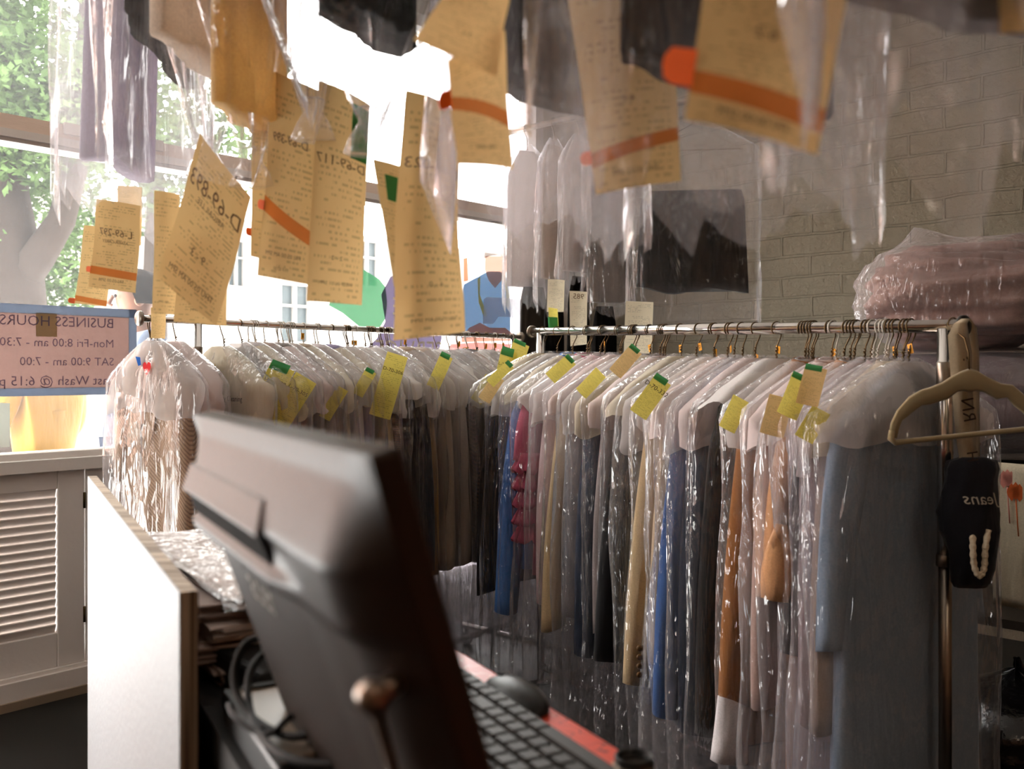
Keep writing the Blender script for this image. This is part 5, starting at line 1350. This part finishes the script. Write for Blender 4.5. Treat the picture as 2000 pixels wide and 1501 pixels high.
# ------------------------------------------------------------------ things by the brick wall
sh = empty('storage_shelf', 'dark storage shelf behind the near end of the brick-wall rack', 'shelf', loc=(1.55, 2.72, 0), rz=radians(-43))
SHZ = .86
m = MB(); m.box((0, 0, SHZ-.0125), (.95, .5, .025)); m.build('shelf_top', solid('shelf_dark', lin('3a322b'), .6), sh, False)
m = MB(); m.box((0, 0, .4), (.95, .5, .025)); m.build('lower_shelf', solid('shelf_dark', lin('3a322b'), .6), sh, False)
for sx in (-1, 1):
    m = MB(); m.box((sx*.465, 0, (SHZ-.025)/2), (.02, .5, SHZ-.025)); m.build('side_panel', solid('shelf_dark', lin('3a322b'), .6), sh, False)
def blob(name, label, c, rad, rz, col, film_m, seed, folds=5.0, point=None, ex=.75):
    r = empty(name, label, 'comforter', 'bagged comforters on the storage shelf', loc=c, rz=rz)
    def S(u, v, k, amp, sc_):
        th = 2*pi*u; ph = (v-.5)*pi
        d = Vector((se(cos(th), ex)*se(cos(ph), ex)*rad[0], se(sin(th), ex)*se(cos(ph), ex)*rad[1], se(sin(ph), ex)*rad[2]))
        n = Vector((cos(th)*cos(ph), sin(th)*cos(ph), sin(ph)))
        w = noise.noise(Vector((n.x*1.5+seed, n.y*1.5, n.z*folds)))+.5*noise.noise(Vector((n.x*3, n.y*3+seed, n.z*folds*2)))
        p = d*k+n*(amp*1.5*w)
        if p.z < -rad[2]: p.z = -rad[2]
        return p
    m = MB(); m.grid(lambda u, v: S(u, v, .93, rad[2]*.16, 1), 64, 44); m.build('comforter', cloth('comforter'+col, lin(col)), r)
    def H(u, v):
        p = S(u, v, 1.06, rad[2]*.07, 1); p.z = max(p.z, -rad[2]-.002)
        if point:
            q = Vector(point); dd = (p.normalized()-q.normalized()).length
            p = p+q.normalized()*(q.length-p.length)*max(0, 1-dd/.55)**1.5 if dd < .55 else p
        return p
    m = MB(); m.grid(H, 64, 44); m.build('plastic_bag', film_m, r)
    return r
fz1 = plastic('film_comforter', .12, .45, crinkle=.7, tint=(.95, .92, .93, 1))
fz2 = plastic('film_dusky', .16, .45, crinkle=.6, tint=(.9, .87, .88, 1))
c2_ = P(1893, 770, 2.6)
blob('bagged_comforter', 'dusky grey bagged comforter, lower of the two on the storage shelf', Vector((c2_.x, c2_.y, SHZ+.148)), (.36, .23, .145), radians(-35), '6c5f63', fz2, 3, 3)
c1_ = P(1905, 572, 2.58)
blob('bagged_comforter', 'pinkish folded comforter in a clear bag, upper one on the storage shelf', Vector((c1_.x, c1_.y, SHZ+.296+.152)), (.30, .2, .15), radians(-30), '8d746b', fz1, 9, 7, point=(-.16, -.05, .2))
fl = empty('floral_cloth', 'cream cloth with orange tulips hanging from the storage shelf edge', 'cloth', loc=P(1985, 905, 2.3)); fl.rotation_euler = (0, 0, radians(-43))
m = MB(); m.grid(lambda u, v: Vector(((u-.5)*.2+.045, .006*sin(9*u+1), -v*.36)), 16, 16); m.build('cloth_panel', cloth('cream_floral', lin('cbbfa6')), fl, solid=.002)
for cx, cz, col in ((.0, -.09, 'd0622c'), (.04, -.07, 'c98a7c'), (-.02, -.06, 'd58d80'), (.09, -.12, 'd0622c')):
    m = MB()
    for k in (-1, 0, 1): m.grid(lambda u, v: Vector((cx+k*.009+(.011*sin(pi*v))*(u-.5)*2, .006*sin(9*((cx-.045)/.2+.5)+1)-.004, cz+.045*v-.004*abs(k))), 6, 6)
    m.tube([Vector((cx, -.003, cz)), Vector((cx+.006, -.004, cz-.09))], .0016, 6)
    m.build('tulip_print', solid('tulip'+col, lin(col), .8), fl)
bb = P(1985, 1440, 2.35)
bk = empty('refuse_bag', 'shiny black plastic sack on the floor under the storage shelf edge', 'bag', loc=(bb.x, bb.y, 0))
m = MB()
def RB(u, v):
    a = 2*pi*u; h = v
    r_ = .21*(sin(pi*min(1, .12+h*.95))**.6)*(1-.75*max(0, h-.75)/.25)
    n = noise.noise(Vector((cos(a)*2, sin(a)*2, h*4)))*.03+noise.noise(Vector((cos(a)*6, sin(a)*6, h*9)))*.014
    return Vector((cos(a)*(r_+n), sin(a)*(r_+n), .01+.36*h))
m.grid(RB, 60, 40); m.build('sack', solid('black_sack', lin('0e0e0f'), .22, 0, .6, (40, .4)), bk)

# velvet child's hanger, webbing strap and drawstring pouch at the near end of the rail
hd = 1.70
hg = empty('velvet_hanger', 'empty beige velvet hanger with scalloped shoulders on the rail end', 'hanger', loc=P(1893, 722, hd)); ho = -Vector(hg.location)
def hp(x, y): return P(x, y, hd)+ho
top = [(1736, 852), (1740, 825), (1752, 800), (1775, 774), (1800, 760), (1815, 756), (1840, 746), (1860, 733), (1878, 724), (1893, 719), (1908, 723), (1930, 736), (1955, 748), (1978, 751), (1998, 768), (2016, 795), (2034, 822), (2046, 846)]
bot = [(1752, 856), (1756, 838), (1762, 822), (1775, 812), (1800, 792), (1816, 790), (1850, 780), (1870, 765), (1880, 763), (1895, 766), (1905, 763), (1922, 766), (1945, 780), (1966, 776), (1980, 792), (1998, 806), (2016, 828), (2032, 842)]
VEL = solid('beige_velvet', lin('9d8d6a'), .95, 0, .15, None, .06, 40, 0, .5)
m = MB(); n = len(top); th = .011; dy = Vector((0, th, 0)); rings = []
for a, b in zip(top, bot):
    A_, B_ = hp(*a), hp(*b); mid = (A_+B_)/2
    rings.append([A_, A_.lerp(B_, .12)-dy*.35, B_.lerp(A_, .12)-dy*.35, B_, B_.lerp(A_, .12)+dy*.6, A_.lerp(B_, .12)+dy*.6])
m.loft(rings, True, True, True); m.build('hanger_arms', VEL, hg)
m = MB(); pts_ = [hp(1742, 840), hp(1740, 856), hp(1748, 864), hp(1775, 861), hp(1900, 848), hp(2020, 836), hp(2040, 836)]
m.tube(pts_, [.006, .0065, .006, .0052, .005, .005, .005], 10); m.build('trouser_bar', VEL, hg)
m = MB(); q = RR.at(RR.L-.02); hk = []
for k in range(14):
    a = radians(-40)+radians(220)*k/13; hk.append(q+ho+UP*(.016*sin(a))+RR.w*(.016*cos(a))*-1)
hk += [hp(1884, 660), hp(1892, 690), hp(1893, 722)]
m.tube(hk, .0016, 8); m.build('hanger_hook', WIRE, hg)
st = empty('webbing_strap', 'cream webbing strap with handwritten letters looped over the rail end', 'strap', loc=RR.at(RR.L-.045)); sto = -Vector(st.location)
WEB = cloth('cream_webbing', lin('b8a78d'), (lin('a39274'), 'z', 900))
def strip(pts, w, parent, o):
    m = MB(); rr = []
    for x, y, d, wx in pts:
        p = P(x, y, d)+o; rr.append([p-Vector((wx, 0, 0)), p+Vector((0, -.003, 0)), p+Vector((wx, 0, 0)), p+Vector((0, .003, 0))])
    m.loft(rr, True, True, True); return m.build('webbing', WEB, parent)
strip([(1886, 622, 1.752, .008), (1876, 632, 1.735, .013), (1872, 655, 1.73, .02), (1876, 690, 1.73, .022), (1878, 740, 1.735, .02), (1882, 800, 1.74, .019), (1887, 860, 1.745, .0185), (1893, 905, 1.75, .0175), (1897, 935, 1.75, .016)], .03, st, sto)
strip([(1888, 622, 1.765, .008), (1896, 640, 1.785, .012), (1899, 690, 1.79, .0135), (1898, 760, 1.79, .015), (1898, 860, 1.785, .016), (1899, 935, 1.775, .015)], .03, st, sto)
for txt, x, y, x2, y2, sz in (('HH', 1898, 902, 1894, 862, .03), ('RN', 1889, 800, 1884, 765, .034), ('F', 1880, 705, 1879, 700, .026)):
    a0 = P(x, y, 1.732); dirv = (P(x2, y2, 1.728)-a0).normalized(); nx = dirv.cross(Vector((0, -1, 0))).normalized()
    text_mesh(txt, sz, lambda a, b: a0+dirv*a-nx*b*-1+Vector((0, -.003, 0))+sto, 'handwriting', INK, st, align='CENTER')
pc = P(1895, 1020, 1.75)
po = empty('drawstring_pouch', 'dark navy drawstring pouch with white script and cord hanging on the strap', 'pouch', loc=(pc.x, pc.y, pc.z)); pz = lambda y: CAMZ+(HY-y)/F*1.75-pc.z
prof = [(892, .022, .014), (900, .046, .02), (915, .05, .026), (935, .047, .03), (960, .05, .036), (1000, .056, .042), (1035, .055, .042), (1065, .046, .036), (1085, .042, .03), (1110, .04, .028), (1135, .036, .022), (1146, .03, .012)]
m = MB(); rr = []
for y, a_, b_ in prof:
    rr.append([Vector((a_*cos(t)*(1+.07*sin(7*t+y*.05))+.004*sin(y*.03), b_*sin(t)*(1+.1*sin(5*t+y*.04)), pz(y))) for t in [2*pi*k/40 for k in range(40)]])
NAVY = cloth('dark_navy_canvas', lin('16151c'))
m.loft(rr, True, True, True); m.build('pouch_body', NAVY, po)
text_mesh('Jeans', .031, lambda a, b: Vector((a, -.040-.02*max(0, 1-(a/.05)**2)+.012, pz(968)+b)), 'script_lettering', solid('white_ink', lin('b9b2a2'), .8), po, mirror=True, shear=.3)
m = MB(); rp = [Vector((-.012, -.034, pz(1030))), Vector((-.02, -.05, pz(1060))), Vector((-.018, -.052, pz(1095))), Vector((-.009, -.053, pz(1112))), Vector((.0, -.052, pz(1095))), Vector((.003, -.05, pz(1060))), Vector((.014, -.04, pz(1025)))]
f = []
for i in range(len(rp)-1):
    p0 = rp[max(i-1, 0)]; p1 = rp[i]; p2 = rp[i+1]; p3 = rp[min(i+2, len(rp)-1)]
    for k in range(8):
        t = k/8; f.append(.5*((2*p1)+(p2-p0)*t+(2*p0-5*p1+4*p2-p3)*t*t+(3*p1-p0-3*p2+p3)*t**3))
m.tube(f, [.0055+.0008*sin(i*1.9) for i in range(len(f))], 10); m.build('cord', solid('white_cord', lin('d6c8ae'), .85, 0, .2, (200, .5)), po)
